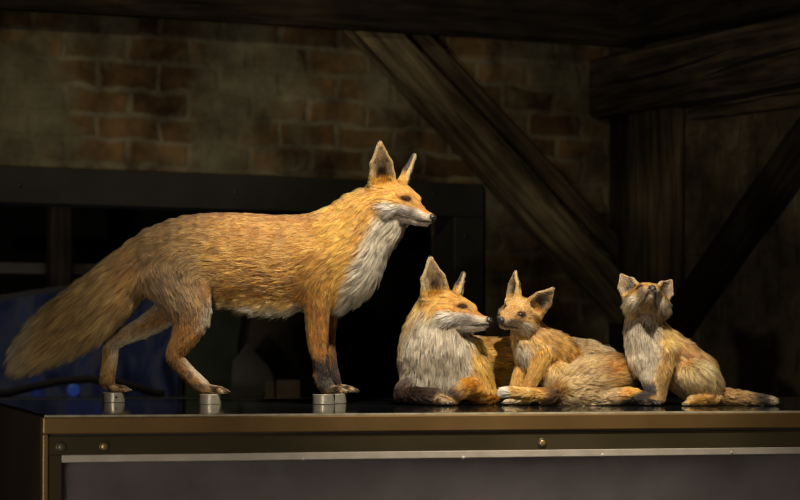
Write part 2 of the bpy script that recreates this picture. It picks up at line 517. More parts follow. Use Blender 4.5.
FUR_TOTAL = []
def finish(fx, label, cat, dens=1.2, group=None, eye_r=3.0, cub=False, tone=1.0, gpts=5, fur_w=0.00036, muzzle_dark=None):
    root = empty('red_fox' if not cub else 'fox_cub', tuple(to_world(np.array([fx.base[0], fx.base[1], GROUND]))))
    tag(root, label, cat, group)
    bpy.context.view_layer.update()
    inv = np.array(root.matrix_world.inverted())
    loc = lambda P: to_world(P) - np.array(root.location)
    # eyes: placed on the surface of the head
    fx.eye_h = []
    eyes = []
    hfox = Fox('h'); hfox.prims = [p for p in fx.prims if p['tag'] in ('head', 'muzzle')]
    for s in (-1, 1):
        o = fx.hW(13.0, s * 2.0, 1.2); d = nrm(fx.hV(0.55, s * 0.83, 0.0))
        ts = np.arange(0, 40, 0.1); vals = hfox.field(o + ts[:, None] * d)
        t = ts[np.argmax(vals > 0)]
        p = o + d * t
        n = nrm(np.array([hfox.field(p + e) - hfox.field(p - e) for e in np.eye(3) * 0.8]))
        eyes.append((p, n)); h = ((p - fx.hc) @ fx.hR) / fx.hs
        fx.eye_h.append(h)
    if cub:
        for p in fx.prims:
            if p['tag'].startswith('ear'): p['ln'] *= 0.6
    V, Q = fx.mesh()
    # prune detached bits
    N = np.zeros_like(V)
    fn = np.cross(V[Q[:, 2]] - V[Q[:, 0]], V[Q[:, 3]] - V[Q[:, 1]])
    for i in range(4):
        for j in range(3): N[:, j] += np.bincount(Q[:, i], fn[:, j], len(V))
    N = nrm(N)
    # per-vertex blend of what the parts of the body say
    num = len(V)
    wsum = np.zeros(num); Ln = np.zeros(num); Fl = np.zeros((num, 3)); Lf = np.zeros(num)
    tags = {}
    nose = fx.hW(fx.X + 3, 0, -9)
    for p in fx.prims:
        d = (seg_sdf if p['kind'] == 'seg' else ell_sdf)(V, p)
        if p['sub']:
            w = np.exp(-np.abs(d) / 0.8) * 4
        else:
            w = np.exp(-np.clip(np.abs(d), 0, 60) / 2.5)
        fl = p['flow']
        if p['tag'] in ('head',):
            fl = nrm(V - nose) + 0.25 * p['flow']
        elif p['tag'] == 'muzzle':
            fl = nrm(V - nose) * np.ones((num, 1))
        wsum += w; Ln += w * p['ln']; Lf += w * p['lift']
        Fl += w[:, None] * fl
        tags[p['tag']] = tags.get(p['tag'], 0) + w
    wsum = np.maximum(wsum, 1e-9)
    Ln /= wsum; Lf /= wsum
    Fl = nrm(Fl)
    if getattr(fx, 'tweak', None): Ln, Lf, Fl = fx.tweak(V[:, 0], -V[:, 2], V[:, 1], N, tags, Ln, Lf, Fl)
    T = {k: v / wsum for k, v in tags.items()}
    zero = np.zeros(num)
    g = lambda k: T.get(k, zero)
    hd = np.clip(g('head') + g('muzzle'), 0, 1)
    ear = np.clip(g('earR') + g('earL'), 0, 1); earin = np.clip(g('earRin') + g('earLin'), 0, 1)
    H = ((V - fx.hc) @ fx.hR) / fx.hs
    # colours
    base = np.ones((num, 3)) * lin((185, 129, 47))
    C = colour(fx, V[:, 0], -V[:, 2], V[:, 1], N, T, base)
    Hc = head_colors(fx, V, base, cub)
    dn = smooth(-16, -6, H[:, 0] + vnoise(V, 5.0, 3) * 2) * smooth(-24, -15, H[:, 2] + H[:, 0] * 0.25) 
    hmix = np.clip(smooth(0.15, 0.6, hd) * dn, 0, 1)[:, None]
    C = C * (1 - hmix) + Hc * hmix
    # ears: dark backs, pale rims, dusky inside
    for (bs, md, tp, op, wd, ax), t1 in zip(fx.ears, ('earR', 'earL')):
        rel = V - bs; along = rel @ ax / np.linalg.norm(tp - bs); face = N @ op; side = np.abs(rel @ wd) / fx.hs
        e = np.clip(g(t1) + g(t1 + 'in'), 0, 1) * smooth(0.12, 0.3, along)
        cb = HEAD_COL['orange'] * (1 - smooth(0.2, 0.55, along))[:, None] + lin((43, 33, 25)) * smooth(0.2, 0.55, along)[:, None]
        rim = np.ones((num, 3)) * (HEAD_COL['cream'] * 0.9)
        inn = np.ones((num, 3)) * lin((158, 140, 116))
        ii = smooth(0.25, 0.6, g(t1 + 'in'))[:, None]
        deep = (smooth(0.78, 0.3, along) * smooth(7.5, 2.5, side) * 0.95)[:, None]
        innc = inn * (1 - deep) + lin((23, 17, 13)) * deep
        frontal = smooth(-0.25, 0.25, face)[:, None]
        ce = cb * (1 - frontal) + rim * frontal
        ce = ce * (1 - ii) + innc * ii
        e = e[:, None]
        C = C * (1 - e) + ce * e
    C = np.clip(C * tone, 0.002, 0.95)
    body = np_mesh('body', loc(V), Q, M_SKIN, root, C)
    # ---------------------------------------------------- fur
    Tq = np.concatenate([Q[:, [0, 1, 2]], Q[:, [0, 2, 3]]])
    A = 0.5 * np.linalg.norm(np.cross(V[Tq[:, 1]] - V[Tq[:, 0]], V[Tq[:, 2]] - V[Tq[:, 0]]), axis=1)
    fine = np.clip(2.6 - Ln / 6.0, 1.0, 2.2)
    prob = A * fine[Tq].mean(1)
    rs = np.random.RandomState(5)
    n = int(prob.sum() * dens)
    ti = rs.choice(len(Tq), n, p=prob / prob.sum())
    r1, r2 = rs.rand(n), rs.rand(n); sq = np.sqrt(r1)
    B = np.stack([1 - sq, sq * (1 - r2), sq * r2], 1)
    tv = Tq[ti]
    ip = lambda arr: (arr[tv] * (B[..., None] if arr.ndim == 2 else B)).sum(1)
    P, n_, f_, L, lf, c_ = ip(V), nrm(ip(N)), ip(Fl), ip(Ln), ip(Lf), ip(C)
    reg = np.stack([ip(g('tail')), np.clip(ip(ear + earin), 0, 1) * (ip(ear + earin) > 0.45)], 1)
    # keep off the eyes, nose and the ground
    keep = np.ones(n, bool)
    Hh = ((P - fx.hc) @ fx.hR) / fx.hs
    for E in fx.eye_h:
        dd = np.sqrt(((Hh[:, 0] - E[0]) / 1.35) ** 2 + ((Hh[:, 2] - E[2]) / 0.55) ** 2 + ((Hh[:, 1] - E[1]) / 1.3) ** 2)
        keep &= dd > eye_r * 0.95
        L = L * (0.35 + 0.65 * smooth(2, 7, dd))
    keep &= ~((Hh[:, 0] > fx.X - 0.3) & (Hh[:, 2] > -14.5) & (np.linalg.norm(Hh, axis=1) < fx.X + 14))
    keep &= P[:, 2] > fx.ground + 0.8
    P, n_, f_, L, lf, c_, reg = [a[keep] for a in (P, n_, f_, L, lf, c_, reg)]
    m = len(P)
    fs = nrm(f_ - n_ * (f_ * n_).sum(1, keepdims=True))
    Pc = P - P.mean(0); Ps = Pc - fs * (Pc * fs).sum(1, keepdims=True) * 0.72
    jit = np.stack([vnoise(P, 6.0, 11), vnoise(P, 6.0, 12), vnoise(P, 6.0, 13)], 1)
    jit2 = np.stack([vnoise(P, 2.6, 21), vnoise(P, 2.6, 22), vnoise(P, 2.6, 23)], 1)
    f_ = f_ + jit * 0.20 + jit2 * 0.24 + rs.normal(size=(m, 3)) * (0.13 if not cub else 0.2)
    f_ = nrm(f_ - n_ * (f_ * n_).sum(1, keepdims=True))
    L = L * (0.58 + 0.6 * rs.rand(m)) * (1 + 0.25 * vnoise(P, 5.0, 31) + 0.25 * vnoise(Ps, 2.2, 32))
    lift = np.clip(lf * (0.7 + 0.8 * rs.rand(m)) * (1 + 0.5 * vnoise(Ps, 2.4, 33)), 0.05, 1.2)
    # colour variation: locks and guard hairs
    var = 1 + 0.26 * vnoise(Ps, 4.0, 41) + 0.62 * vnoise(Ps, 2.0, 42) * smooth(2, 7, L) + 0.12 * vnoise(P, 9.0, 43) + rs.normal(size=m) * 0.2
    gh = smooth(5, 9, L) * (rs.rand(m) < (0.24 if not cub else 0.16))
    var = var * (1 - 0.6 * gh)
    pale = smooth(5, 9, L) * (rs.rand(m) < 0.10)
    c_ = np.clip(c_ * np.clip(var, 0.18, 1.9)[:, None], 0.001, 0.95)
    c_ = c_ * (1 - 0.35 * pale[:, None]) + lin((226, 197, 141)) * 0.35 * pale[:, None] * (c_.mean(1, keepdims=True) > 0.06)
    lum = c_.mean(1, keepdims=True)
    c_ = np.clip(lum + (c_ - lum) * 1.06, 0.0005, 0.95) ** 1.36 * 0.98
    K = gpts
    t = np.linspace(0, 1, K)
    pts = (P - np.minimum(0.4, 0.06 * L)[:, None] * n_)[:, None, :] + L[:, None, None] * (f_[:, None, :] * (t * 0.95)[None, :, None] + n_[:, None, :] * (lift[:, None] * (1.25 * t - 0.6 * t ** 2)[None])[..., None])
    # hairs draw together into locks towards their tips
    cl = np.where(L < 4, 0, np.where(L < 8, 1, 2)); sz = np.array([2.0, 2.6, 3.6])[cl]
    cell = np.floor((P + jit * 3.0 + jit2 * 1.5) / sz[:, None]).astype(np.int64)
    key = ((cell[:, 0] + 4096) * 8192 + (cell[:, 1] + 4096)) * 8192 + (cell[:, 2] + 4096) + cl * (1 << 45)
    _, inv_ = np.unique(key, return_inverse=True); cn = np.bincount(inv_)
    mean = np.stack([[np.bincount(inv_, pts[:, k, j]) / cn for j in range(3)] for k in range(K)], 0)[:, :, inv_].transpose(2, 0, 1)
    amt = np.array([0, 0.62, 0.72])[cl] * (0.6 + 0.6 * rs.rand(m))
    pts += (mean - pts) * np.clip(amt, 0, 0.9)[:, None, None] * (t ** 1.3)[None, :, None]
    lockv = rs.normal(size=len(cn))[inv_]
    c_ = np.clip(c_ * np.clip(1 + lockv * np.array([0.05, 0.14, 0.2])[cl], 0.3, 1.7)[:, None], 0.0005, 0.95)
    pts[..., 2] -= (L[:, None] * 0.10 * t[None] ** 2)
    pts[..., 2] = np.maximum(pts[..., 2], fx.ground + 0.5 + 0.3 * rs.rand(m)[:, None])
    rad = np.array([1.0, 1.0, 0.85, 0.6, 0.12])[:K] * fur_w
    names = [('coat', (reg[:, 0] <= 0.5) & (reg[:, 1] <= 0.5)), ('tail_fur', reg[:, 0] > 0.5), ('ear_fur', (reg[:, 1] > 0.5) & (reg[:, 0] <= 0.5))]
    for nm, mk in names:
        cnt = int(mk.sum())
        if cnt < 10: continue
        cu = bpy.data.hair_curves.new(nm)
        cu.add_curves([K] * cnt)
        cu.position_data.foreach_set('vector', loc(pts[mk]).astype(np.float32).ravel())
        ra = cu.attributes.get('radius') or cu.attributes.new('radius', 'FLOAT', 'POINT')
        scl = (0.75 + 0.4 * smooth(3, 9, L[mk]))
        ra.data.foreach_set('value', (scl[:, None] * rad[None]).astype(np.float32).ravel())
        ca = cu.attributes.new('fur_color', 'FLOAT_COLOR', 'CURVE')
        ca.data.foreach_set('color', np.concatenate([c_[mk], np.ones((cnt, 1))], 1).astype(np.float32).ravel())
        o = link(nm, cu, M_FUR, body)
        o['kind'] = 'stuff'
        FUR_TOTAL.append(cnt)
    # ---------------------------------------------------- eyes, nose, claws, whiskers
    sc = fx.hs
    for p, nn in eyes:
        fwd = nrm(fx.hV(1, 0, -0.1) - nn * (fx.hV(1, 0, -0.1) @ nn)); up = np.cross(nn, fwd)
        if up @ fx.hV(0, 0, 1) < 0: up = -up
        Mx = Matrix([[*(fwd[i] * eye_r * 1.15 * sc, up[i] * eye_r * 0.55 * sc, nn[i] * eye_r * 0.8 * sc)] for i in range(3)])
        for nm, rr, off, mat in (('eye', 1.0, -0.42, M_IRIS), ('pupil', 0.5, 0.13, M_PUPIL)):
            bm = bmesh.new()
            bmesh.ops.create_uvsphere(bm, u_segments=24, v_segments=14, radius=rr)
            for v in bm.verts:
                q = np.array(Mx @ Vector((v.co.x * (0.62 if nm == 'pupil' else 1), v.co.y * (1.1 if nm == 'pupil' else 1), v.co.z + off + (0.0 if nm == 'eye' else 0.02))))
                v.co = Vector(loc(p + q))
            if nm == 'eye': eo = bm_obj('eye', bm, mat, root, True)
            else: bm_obj('pupil', bm, mat, eo, True)
    # nose pad with nostrils
    ns = Fox('n'); ns.ground = -1e9
    Wc = lambda f, s, u: fx.hc + fx.hR @ (np.array([f, s, u], float) * sc)
    X = fx.X
    ns.ell(Wc(X + 1.6, 0, -9.6), np.array((3.0, 3.7, 2.7)) * sc, M=fx.hR, k=1)
    ns.ell(Wc(X + 1.8, 0, -12.0), np.array((2.2, 2.4, 2.4)) * sc, M=fx.hR, k=1.6 * sc)
    for s in (-1, 1):
        ns.ell(Wc(X + 2.6, s * 2.0, -10.6), np.array((2.0, 1.5, 1.4)) * sc, M=fx.hR, k=1.2 * sc)
        ns.ell(Wc(X + 4.6, s * 1.7, -10.5), np.array((1.4, 0.8, 0.7)) * sc, M=fx.hR, k=0.5 * sc, sub=True)
    nv, nq = ns.mesh(h=0.35, ground=False)
    np_mesh('nose', loc(nv), nq, M_NOSE, root)
    # claws
    for (p, f, size) in fx.claws:
        bm = bmesh.new()
        ringp = []
        for t_, r_ in ((0, 0.75), (0.4, 0.62), (0.75, 0.38), (1.0, 0.05)):
            c0 = p + f * 3.0 * size * t_ + np.array([0, 0, 0.25 - 1.3 * t_ * t_]) * size
            s_ = np.array([-f[1], f[0], 0])
            ringp.append([bm.verts.new(Vector(loc(c0 + (s_ * math.cos(a) * 0.75 + np.array([0, 0, 1]) * math.sin(a)) * r_ * size))) for a in np.linspace(0, 2 * math.pi, 8, endpoint=False)])
        for a, b in zip(ringp, ringp[1:]):
            for i in range(8): bm.faces.new((a[i], a[(i + 1) % 8], b[(i + 1) % 8], b[i]))
        bm.faces.new(ringp[0]); bm.faces.new(ringp[-1])
        for v in bm.verts:
            v.co.z = max(v.co.z, to_world(np.array([0, 0, fx.ground]))[2] - root.location[2] + 0.0004)
        bm_obj('claw', bm, M_CLAW, root, True)
    # whiskers: one curve object per side
    for s in (-1, 1):
        k_ = []
        for i in range(5):
            a = fx.hW(fx.X - 5 - 1.6 * (i % 3), s * 4.2, -11.2 - 0.9 * (i // 2))
            dirn = nrm(fx.hV(-0.35 + 0.2 * (i % 3), s * 1.0, 0.25 - 0.22 * i))
            ln = (17 + 3 * (i % 3)) * sc * (0.85 if cub else 1)
            tt = np.linspace(0, 1, 6)[:, None]
            k_.append(a + dirn * tt * ln + np.array([0, 0, -1]) * ln * 0.22 * tt ** 2 + fx.hV(-1, 0, 0) * ln * 0.25 * tt ** 2)
        cu = bpy.data.hair_curves.new('whiskers'); cu.add_curves([6] * 5)
        cu.position_data.foreach_set('vector', loc(np.array(k_)).astype(np.float32).ravel())
        ra = cu.attributes.get('radius') or cu.attributes.new('radius', 'FLOAT', 'POINT')
        ra.data.foreach_set('value', np.tile(np.linspace(0.00022, 0.00004, 6), 5).astype(np.float32))
        link('whiskers', cu, M_WHISKER, root)
    return root
def colour(fx, x, y, d, N, T, base):
    return fx.paint(x, y, d, N, T, base)

class Coat:
    def __init__(self, n, c): self.C = np.ones((n, 3)) * c
    def put(self, m, c):
        c = lin(c) if isinstance(c, tuple) else c
        m = np.clip(m, 0, 1)[:, None]
        self.C = self.C * (1 - m) + c * m
        return self

# ---- the grown fox standing on its four studs
fa = Fox('adult'); fa.ground = -394.1; fa.base = (225, 0)
fa.chain([(386, 203, 0, 21, 18, 9), (367, 219, 0, 30, 23, 13), (344, 243, 0, 38, 27, 13)], k=14, tag='neck')
fa.chain([(350, 260, 0, 38, 26, 13), (320, 261, 0, 46, 30, 11), (278, 262, 0, 46, 30, 10), (230, 258, 0, 44.5, 28, 10), (190, 256, 0, 40, 27, 10), (158, 259, 0, 32, 23, 11)], k=14, lift=0.16)
fa.chain([(392, 224, 0, 11, 13, 10), (371, 250, 0, 14, 17, 14), (353, 279, 0, 17, 19, 14), (340, 297, 0, 13, 18, 12)], k=14, tag='chest', lift=0.3)
fa.chain([(322, 258, -16, 34, 15, 11), (320, 292, -16, 19, 13, 8), (318, 315, -15, 12, 11, 6), (318, 340, -15, 10, 9, 5), (321, 360, -15, 8, 8, 4), (323, 379, -15, 8, 7.5, 4), (327, 386, -16, 7.5, 7.5, 3)], k=8, tag='foreleg', lift=0.25)
fa.paw(334, 390, -16, (1, -0.12), 1.25)
fa.chain([(330, 265, 13, 30, 14, 11), (327, 300, 14, 15, 11, 8), (326, 330, 14, 9, 9, 5), (328, 360, 14, 8, 7.5, 4), (333, 382, 14, 7.5, 7, 4)], k=8, tag='foreleg', lift=0.25)
fa.paw(345, 390, 14, (1, 0.0), 1.2)
fa.chain([(168, 268, -14, 33, 15, 10), (186, 298, -16, 26, 14, 9), (192, 318, -17, 19, 12, 7), (186, 338, -17, 13.0, 10, 5), (178, 352, -17, 9.5, 8, 4.5), (178, 360, -17, 8.5, 7, 4), (190, 374, -17, 7.5, 6.5, 4), (203, 386, -18, 7.5, 7, 3.5)], k=8, tag='hindleg', lift=0.25)
fa.paw(216, 390.5, -18, (1, -0.1), 1.3)
fa.chain([(176, 275, 12, 28, 14, 9), (168, 308, 14, 15, 12, 7), (142, 328, 15, 10.5, 9, 5), (113, 342, 15, 8.5, 7.5, 4.5), (108, 362, 15, 7.5, 6.5, 4), (105, 382, 15, 7.5, 6.5, 4)], k=7, tag='hindleg', lift=0.25)
fa.paw(116, 390.5, 15, (1, -0.05), 1.2)
fa.chain([(146, 262, 0, 24, 18, 13), (120, 285, -4, 25, 20, 18), (90, 312, -8, 26.5, 21, 20), (60, 333, -12, 24, 20, 20), (36, 351, -15, 16, 14, 21), (24, 362, -16, 7, 7, 19)], k=12, tag='tail', lift=0.36)
fa.head((396, 200, 0), (-38, -9, -9), 1.14, muz=0.94, ear=1.0, earw=0.95, fluff=1.25, cheek=1.15, ear_out=1.5, ear_f=-8)
def paint(x, y, d, N, T, base):
    c = Coat(len(x), lin((196, 144, 76)))
    P = np.stack([x, d, -y], 1)
    nz = vnoise(P, 14, 61); n2 = vnoise(P, 6, 62)
    c.put(smooth(240, 175, x + nz * 12), (156, 127, 84))
    c.put(smooth(170, 135, x + nz * 8) * smooth(250, 300, y), (146, 111, 71))
    c.put(smooth(285, 330, x + nz * 14) * smooth(300, 270, y), (215, 161, 80))
    c.put(smooth(228, 208, y + nz * 4) * smooth(340, 300, x) * 0.6, (174, 119, 64))
    c.put(T.get('neck', 0 * x) * smooth(0.2, 0.8, T.get('neck', 0 * x)) * 0.5, (223, 167, 84))
    c.put(smooth(210, 195, x) * smooth(240, 285, y + nz * 14) * smooth(130, 150, x) * 0.5, (126, 109, 89))
    # belly
    c.put(smooth(300, 309, y + n2 * 3) * smooth(214, 226, x) * smooth(0.2, -0.2, N[:, 2]), (210, 198, 174))
    # legs
    fl = smooth(0.35, 0.7, T.get('foreleg', 0 * x)); hl = smooth(0.35, 0.7, T.get('hindleg', 0 * x)); pw = smooth(0.3, 0.6, T.get('paw', 0 * x))
    c.put(fl * smooth(280, 310, y), (169, 118, 54))
    c.put(fl * smooth(318, 350, y) * smooth(-0.25, 0.35, n2 + 0.9 * smooth(330, 385, y) - 0.35), (51, 36, 27))
    c.put(fl * smooth(326, 334, x + 0.02 * y - 6) * smooth(318, 340, y) * 0.6, (43, 33, 27))
    c.put(hl * smooth(300, 330, y), (150, 108, 59))
    c.put(hl * smooth(335, 360, y) * smooth(0.0, 0.5, n2) * 0.8, (60, 42, 28))
    c.put(hl * smooth(330, 365, y) * smooth(0.1, 0.6, N[:, 2]) * smooth(0, 0.4, N[:, 0]) * 0.7, (208, 202, 181))
    c.put(hl * smooth(4, 10, d) * smooth(295, 315, y) * smooth(380, 345, y), (183, 168, 140))
    c.put(hl * smooth(4, 10, d) * smooth(112, 104, x) * smooth(340, 350, y), (164, 125, 71))
    c.put(smooth(200, 214, x + 0.25 * (y - 300)) * smooth(290, 305, y) * smooth(335, 320, y) * hl * 0.8, (195, 185, 166))
    c.put(pw, (176, 148, 108)); c.put(pw * smooth(-0.2, 0.3, vnoise(P, 3.5, 64)), (70, 50, 34))
    # tail
    tl = smooth(0.4, 0.7, T.get('tail', 0 * x))
    c.put(tl, (178, 147, 100)); c.put(tl * smooth(0.1, 0.6, vnoise(P, 8, 63)) * 0.45, (95, 72, 44))
    c.put(tl * smooth(110, 130, x) * 0.4, (155, 109, 61))
    c.put(tl * smooth(50, 26, x + 0.3 * (y - 350)) * 0.85, (163, 152, 128))
    # throat and chest
    ch = polymask(x + n2 * 3, y + nz * 2, [(408, 220), (388, 212), (376, 216), (368, 229), (361, 250), (352, 274), (342, 298), (335, 318), (372, 318), (400, 280), (415, 240)], 5)
    ch = np.maximum(ch * (1 - fl), smooth(0.5, 0.8, T.get('chest', 0 * x)) * smooth(230, 245, y) * smooth(0.0, 0.35, N[:, 0] - 0.2 * N[:, 2]))
    c.put(ch, (196, 186, 166))
    c.put(polymask(x, y, [(384, 208), (366, 205), (354, 232), (360, 262), (366, 240), (372, 218)], 5) * 0.45, (149, 103, 52))
    return c.C
def tweak(x, y, d, N, T, Ln, Lf, Fl):
    w = smooth(-0.35, -0.75, N[:, 2]) * smooth(212, 226, x) * smooth(312, 296, x) * smooth(296, 303, y)
    Fl = nrm(Fl * (1 - 0.6 * w[:, None]) + w[:, None] * np.array([-0.3, -0.35, -1.0]) * 0.8)
    return Ln + w * 5, Lf + w * 0.55, Fl
fa.tweak = tweak
fa.paint = paint
finish(fa, 'large grown red fox standing on four steel studs, bushy tail down', 'fox', dens=1.25)

# ---- the grown fox lying down
fv = Fox('vixen'); fv.base = (520, 0)
fv.chain([(441, 312, 0, 24, 21, 10), (437, 330, -2, 30, 27, 14), (435, 352, -4, 33.5, 30, 15), (435, 376, -6, 32, 28, 14)], k=12, tag='chest', lift=0.3)
fv.chain([(444, 362, 10, 33, 29, 14), (485, 369, 30, 29, 28, 13), (530, 369, 48, 30, 28, 12), (585, 372, 42, 31, 28, 12), (612, 380, 28, 23, 24, 11)], k=12, lift=0.42)
fv.chain([(462, 352, -10, 20, 16, 13), (474, 376, -16, 17, 14, 11), (482, 392, -16, 12, 12, 9)], k=8, tag='shoulder')
fv.chain([(486, 394, -16, 10, 11, 8), (470, 387, -30, 10.5, 9, 6), (459, 390, -38, 8, 8, 5), (452, 397, -40, 6.5, 6.5, 4)], k=5, tag='foreleg')
fv.paw(449, 400.5, -42, (-0.8, -0.6), 0.95, tag='foot')
fv.chain([(418, 382, -14, 15, 15, 9), (405, 393, -26, 9.5, 10, 5), (420, 395, -38, 8.5, 8.5, 5), (434, 395, -42, 8, 8, 4)], k=6, tag='foreleg')
fv.paw(440, 399.5, -46, (0.7, -0.7), 1.35)
fv.chain([(612, 378, 10, 23, 20, 13), (588, 382, -12, 24, 18, 13), (562, 391, -28, 14.5, 13, 10)], k=8, tag='haunch', flow=-0.6, lift=0.45)
fv.chain([(565, 396, -26, 9, 9, 7), (600, 398, -24, 8, 8, 7), (626, 394, -18, 8, 8, 5), (640, 397, -20, 7, 7, 4)], k=6, tag='hindleg')
fv.paw(647, 400.5, -22, (0.9, -0.4), 0.95, tag='hindfoot')
fv.head((453, 312, -6), (-39, 3, -15), 1.12, muz=0.87, ear=0.98, earw=1.05, fluff=1.25, cheek=1.15, ear_out=1.4, ear_f=-10)
def paint(x, y, d, N, T, base):
    c = Coat(len(x), lin((203, 155, 80)))
    P = np.stack([x, d, -y], 1)
    nz = vnoise(P, 14, 71); n2 = vnoise(P, 6, 72)
    g = lambda k: smooth(0.35, 0.7, T.get(k, 0 * x))
    c.put(smooth(530, 560, x), (168, 142, 104)); c.put(smooth(530, 560, x) * smooth(0.0, 0.5, n2) * 0.5, (104, 82, 56))
    c.put(g('haunch'), (194, 164, 120)); c.put(g('haunch') * np.exp(-((x - 614) / 16) ** 2 - ((y - 366) / 12) ** 2), (186, 129, 65))
    c.put(g('haunch') * smooth(555, 545, x + 0.3 * (y - 390)) * 0.8, (90, 80, 70))
    c.put(g('haunch') * smooth(0.0, 0.6, nz) * 0.4, (132, 107, 73))
    ch = polymask(x + n2 * 2.5, y + nz * 2, [(420, 312), (408, 328), (402, 350), (400, 372), (404, 392), (440, 394), (455, 382), (474, 386), (472, 362), (470, 340), (482, 326), (455, 318)], 6)
    c.put(ch * smooth(0.5, -0.2, N[:, 1]), (185, 174, 155))
    c.put(smooth(0.3, 0.8, g('chest')) * np.exp(-((x - 456) / 15) ** 2 - ((y - 374) / 11) ** 2), (212, 204, 188))  # paler where light falls on the lower chest, put into the coat colour
    c.put(np.exp(-((x - 436) / 20) ** 2 - ((y - 352) / 12) ** 2) * 0.35, (124, 107, 88))  # darker centre paints the head's shade into the coat
    c.put(g('shoulder') * smooth(468, 474, x), (213, 164, 80))
    fl = g('foreleg')
    c.put(fl * smooth(462, 452, x), (58, 40, 27)); c.put(fl * smooth(455, 465, x), (198, 143, 70))
    c.put(fl * np.exp(-((x - 458) / 7) ** 2 - ((y - 393) / 6) ** 2), (58, 37, 25))
    c.put(fl * smooth(412, 400, x) * 0.6, (66, 46, 30))
    c.put(g('paw'), (179, 161, 130)); c.put(g('paw') * smooth(0.1, 0.5, n2) * 0.7, (74, 53, 36)); c.put(g('foot'), (76, 54, 38))
    c.put(g('hindleg') * smooth(610, 622, x), (203, 138, 59))
    c.put(g('hindleg') * smooth(630, 637, x + 2.0 * (y - 391)), (28, 20, 16))
    c.put(g('hindfoot'), (42, 30, 23))
    return c.C
fv.paint = paint
finish(fv, 'grown red fox lying down with forelegs folded, nose to nose with a cub', 'fox', dens=1.25)

# ---- the cub sitting nose to nose with her
fc = Fox('cub'); fc.base = (540, 0)
fc.chain([(525, 322, -4, 14, 13, 6), (531, 336, -4, 17, 16, 8), (537, 350, -2, 20, 17, 8)], k=8, tag='neck')
fc.chain([(536, 347, -4, 19.5, 17, 8), (552, 354, 4, 22.5, 19, 8), (563, 367, 12, 22, 18, 8)], k=10, lift=0.42)
fc.chain([(522, 332, -6, 9, 10, 6), (527, 350, -8, 11, 11, 8), (533, 366, -8, 11, 11, 7)], k=7, tag='chest')
fc.chain([(543, 352, -16, 11.5, 9, 7), (536, 369, -20, 8, 7.5, 4.5), (528, 387, -24, 6.2, 6, 3.5), (526, 396, -26, 5.5, 5.5, 3)], k=5, tag='foreleg')
fc.paw(522, 401.5, -28, (-0.9, -0.4), 0.75)
fc.chain([(530, 352, 0, 10, 9, 6), (520, 374, -8, 7, 7, 4.5), (514, 392, -14, 6, 6, 3)], k=5, tag='foreleg')
fc.paw(510, 400.8, -18, (-0.9, -0.4), 0.8)
fc.blob(558, 378, -14, (19, 16, 12), 35, k=5, tag='thigh', ln=9, lift=0.42, flow=(0.4, 0, -1))
fc.chain([(566, 398, -14, 8, 8, 6), (550, 400, -24, 5.5, 6, 4)], k=5, tag='hindleg')
fc.paw(546, 401.5, -26, (-0.9, -0.4), 0.75)
fc.chain([(572, 394, 0, 8, 8, 8), (556, 394, -34, 7, 7, 8), (538, 393, -42, 6, 6, 7), (516, 391.5, -44, 5.4, 5.4, 6), (503, 390.5, -45, 4.6, 4.6, 7)], k=5, tag='tail', lift=0.3)
fc.head((520.5, 312, -12), (-122, 2, -22), 0.96, muz=0.62, ear=0.76, earw=0.95, fluff=1.0, ear_out=1.3, ear_f=2, cheek=1.1)
def paint(x, y, d, N, T, base):
    c = Coat(len(x), lin((202, 156, 92)))
    P = np.stack([x, d, -y], 1)
    nz = vnoise(P, 9, 81); n2 = vnoise(P, 4, 82)
    g = lambda k: smooth(0.35, 0.7, T.get(k, 0 * x))
    c.put(smooth(0.1, 0.6, nz) * 0.35, (163, 120, 71))
    c.put(smooth(562, 578, x) * smooth(330, 345, y) * 0.5, (169, 108, 57))
    c.put(g('chest'), (168, 150, 124)); c.put(np.exp(-((x - 524) / 6) ** 2 - ((y - 352) / 9) ** 2), (216, 205, 184))
    c.put(g('foreleg'), (200, 149, 76)); c.put(g('thigh'), (196, 164, 112))
    c.put(g('paw'), (203, 188, 151))
    t = g('tail'); c.put(t, (202, 152, 86)); c.put(t * smooth(512, 506, x), (238, 232, 220)); c.put(t * smooth(540, 552, x), (107, 90, 72))
    return c.C
fc.paint = paint
finish(fc, 'small fox cub sitting nose to nose with the lying grown fox', 'fox', dens=1.35, cub=True, eye_r=2.9, fur_w=0.00038)

# ---- the cub looking up
fd = Fox('cub'); fd.base = (665, 0)
fd.chain([(646, 304, 6, 17, 15, 9), (645, 322, 4, 18.5, 16.5, 10), (646, 345, 2, 19.5, 17, 9), (647, 362, 0, 17, 15, 8)], k=8, tag='chest')
fd.chain([(654, 340, 6, 20, 18, 8), (678, 361, 10, 23.5, 20, 8), (698, 376, 12, 22.5, 20, 8)], k=10, lift=0.42)
fd.chain([(662, 350, -10, 13, 10, 7), (662, 366, -13, 9.5, 8.5, 5), (660, 382, -14, 7.2, 7, 4), (658, 396, -15, 6, 6, 3)], k=5, tag='foreleg')
fd.paw(655, 401.5, -17, (-0.5, -0.85), 0.75)
fd.chain([(642, 358, -6, 11, 10, 7), (647, 378, -12, 7, 7, 4.5), (651, 396, -19, 6, 6, 3)], k=5, tag='farleg')
fd.paw(648, 401.5, -23, (-0.5, -0.85), 0.75, tag='farpaw')
fd.blob(699, 378, -10, (22, 17, 12), 30, k=6, tag='thigh', ln=9, lift=0.42, flow=(0.5, 0, -0.8))
fd.chain([(712, 396, -10, 8, 8, 6), (698, 398.5, -20, 6, 6.5, 4), (690, 399, -24, 5.5, 6, 3)], k=4, tag='foot')
fd.paw(688, 401.0, -26, (-0.92, -0.4), 0.8, tag='foot')
fd.chain([(710, 390, 0, 10, 10, 8), (722, 394, -4, 8, 8, 8), (742, 396.5, -9, 6.8, 6.8, 8), (760, 398, -12, 5.2, 5.4, 7), (769, 398, -13, 3.4, 3.6, 7)], k=6, tag='tail', lift=0.3)
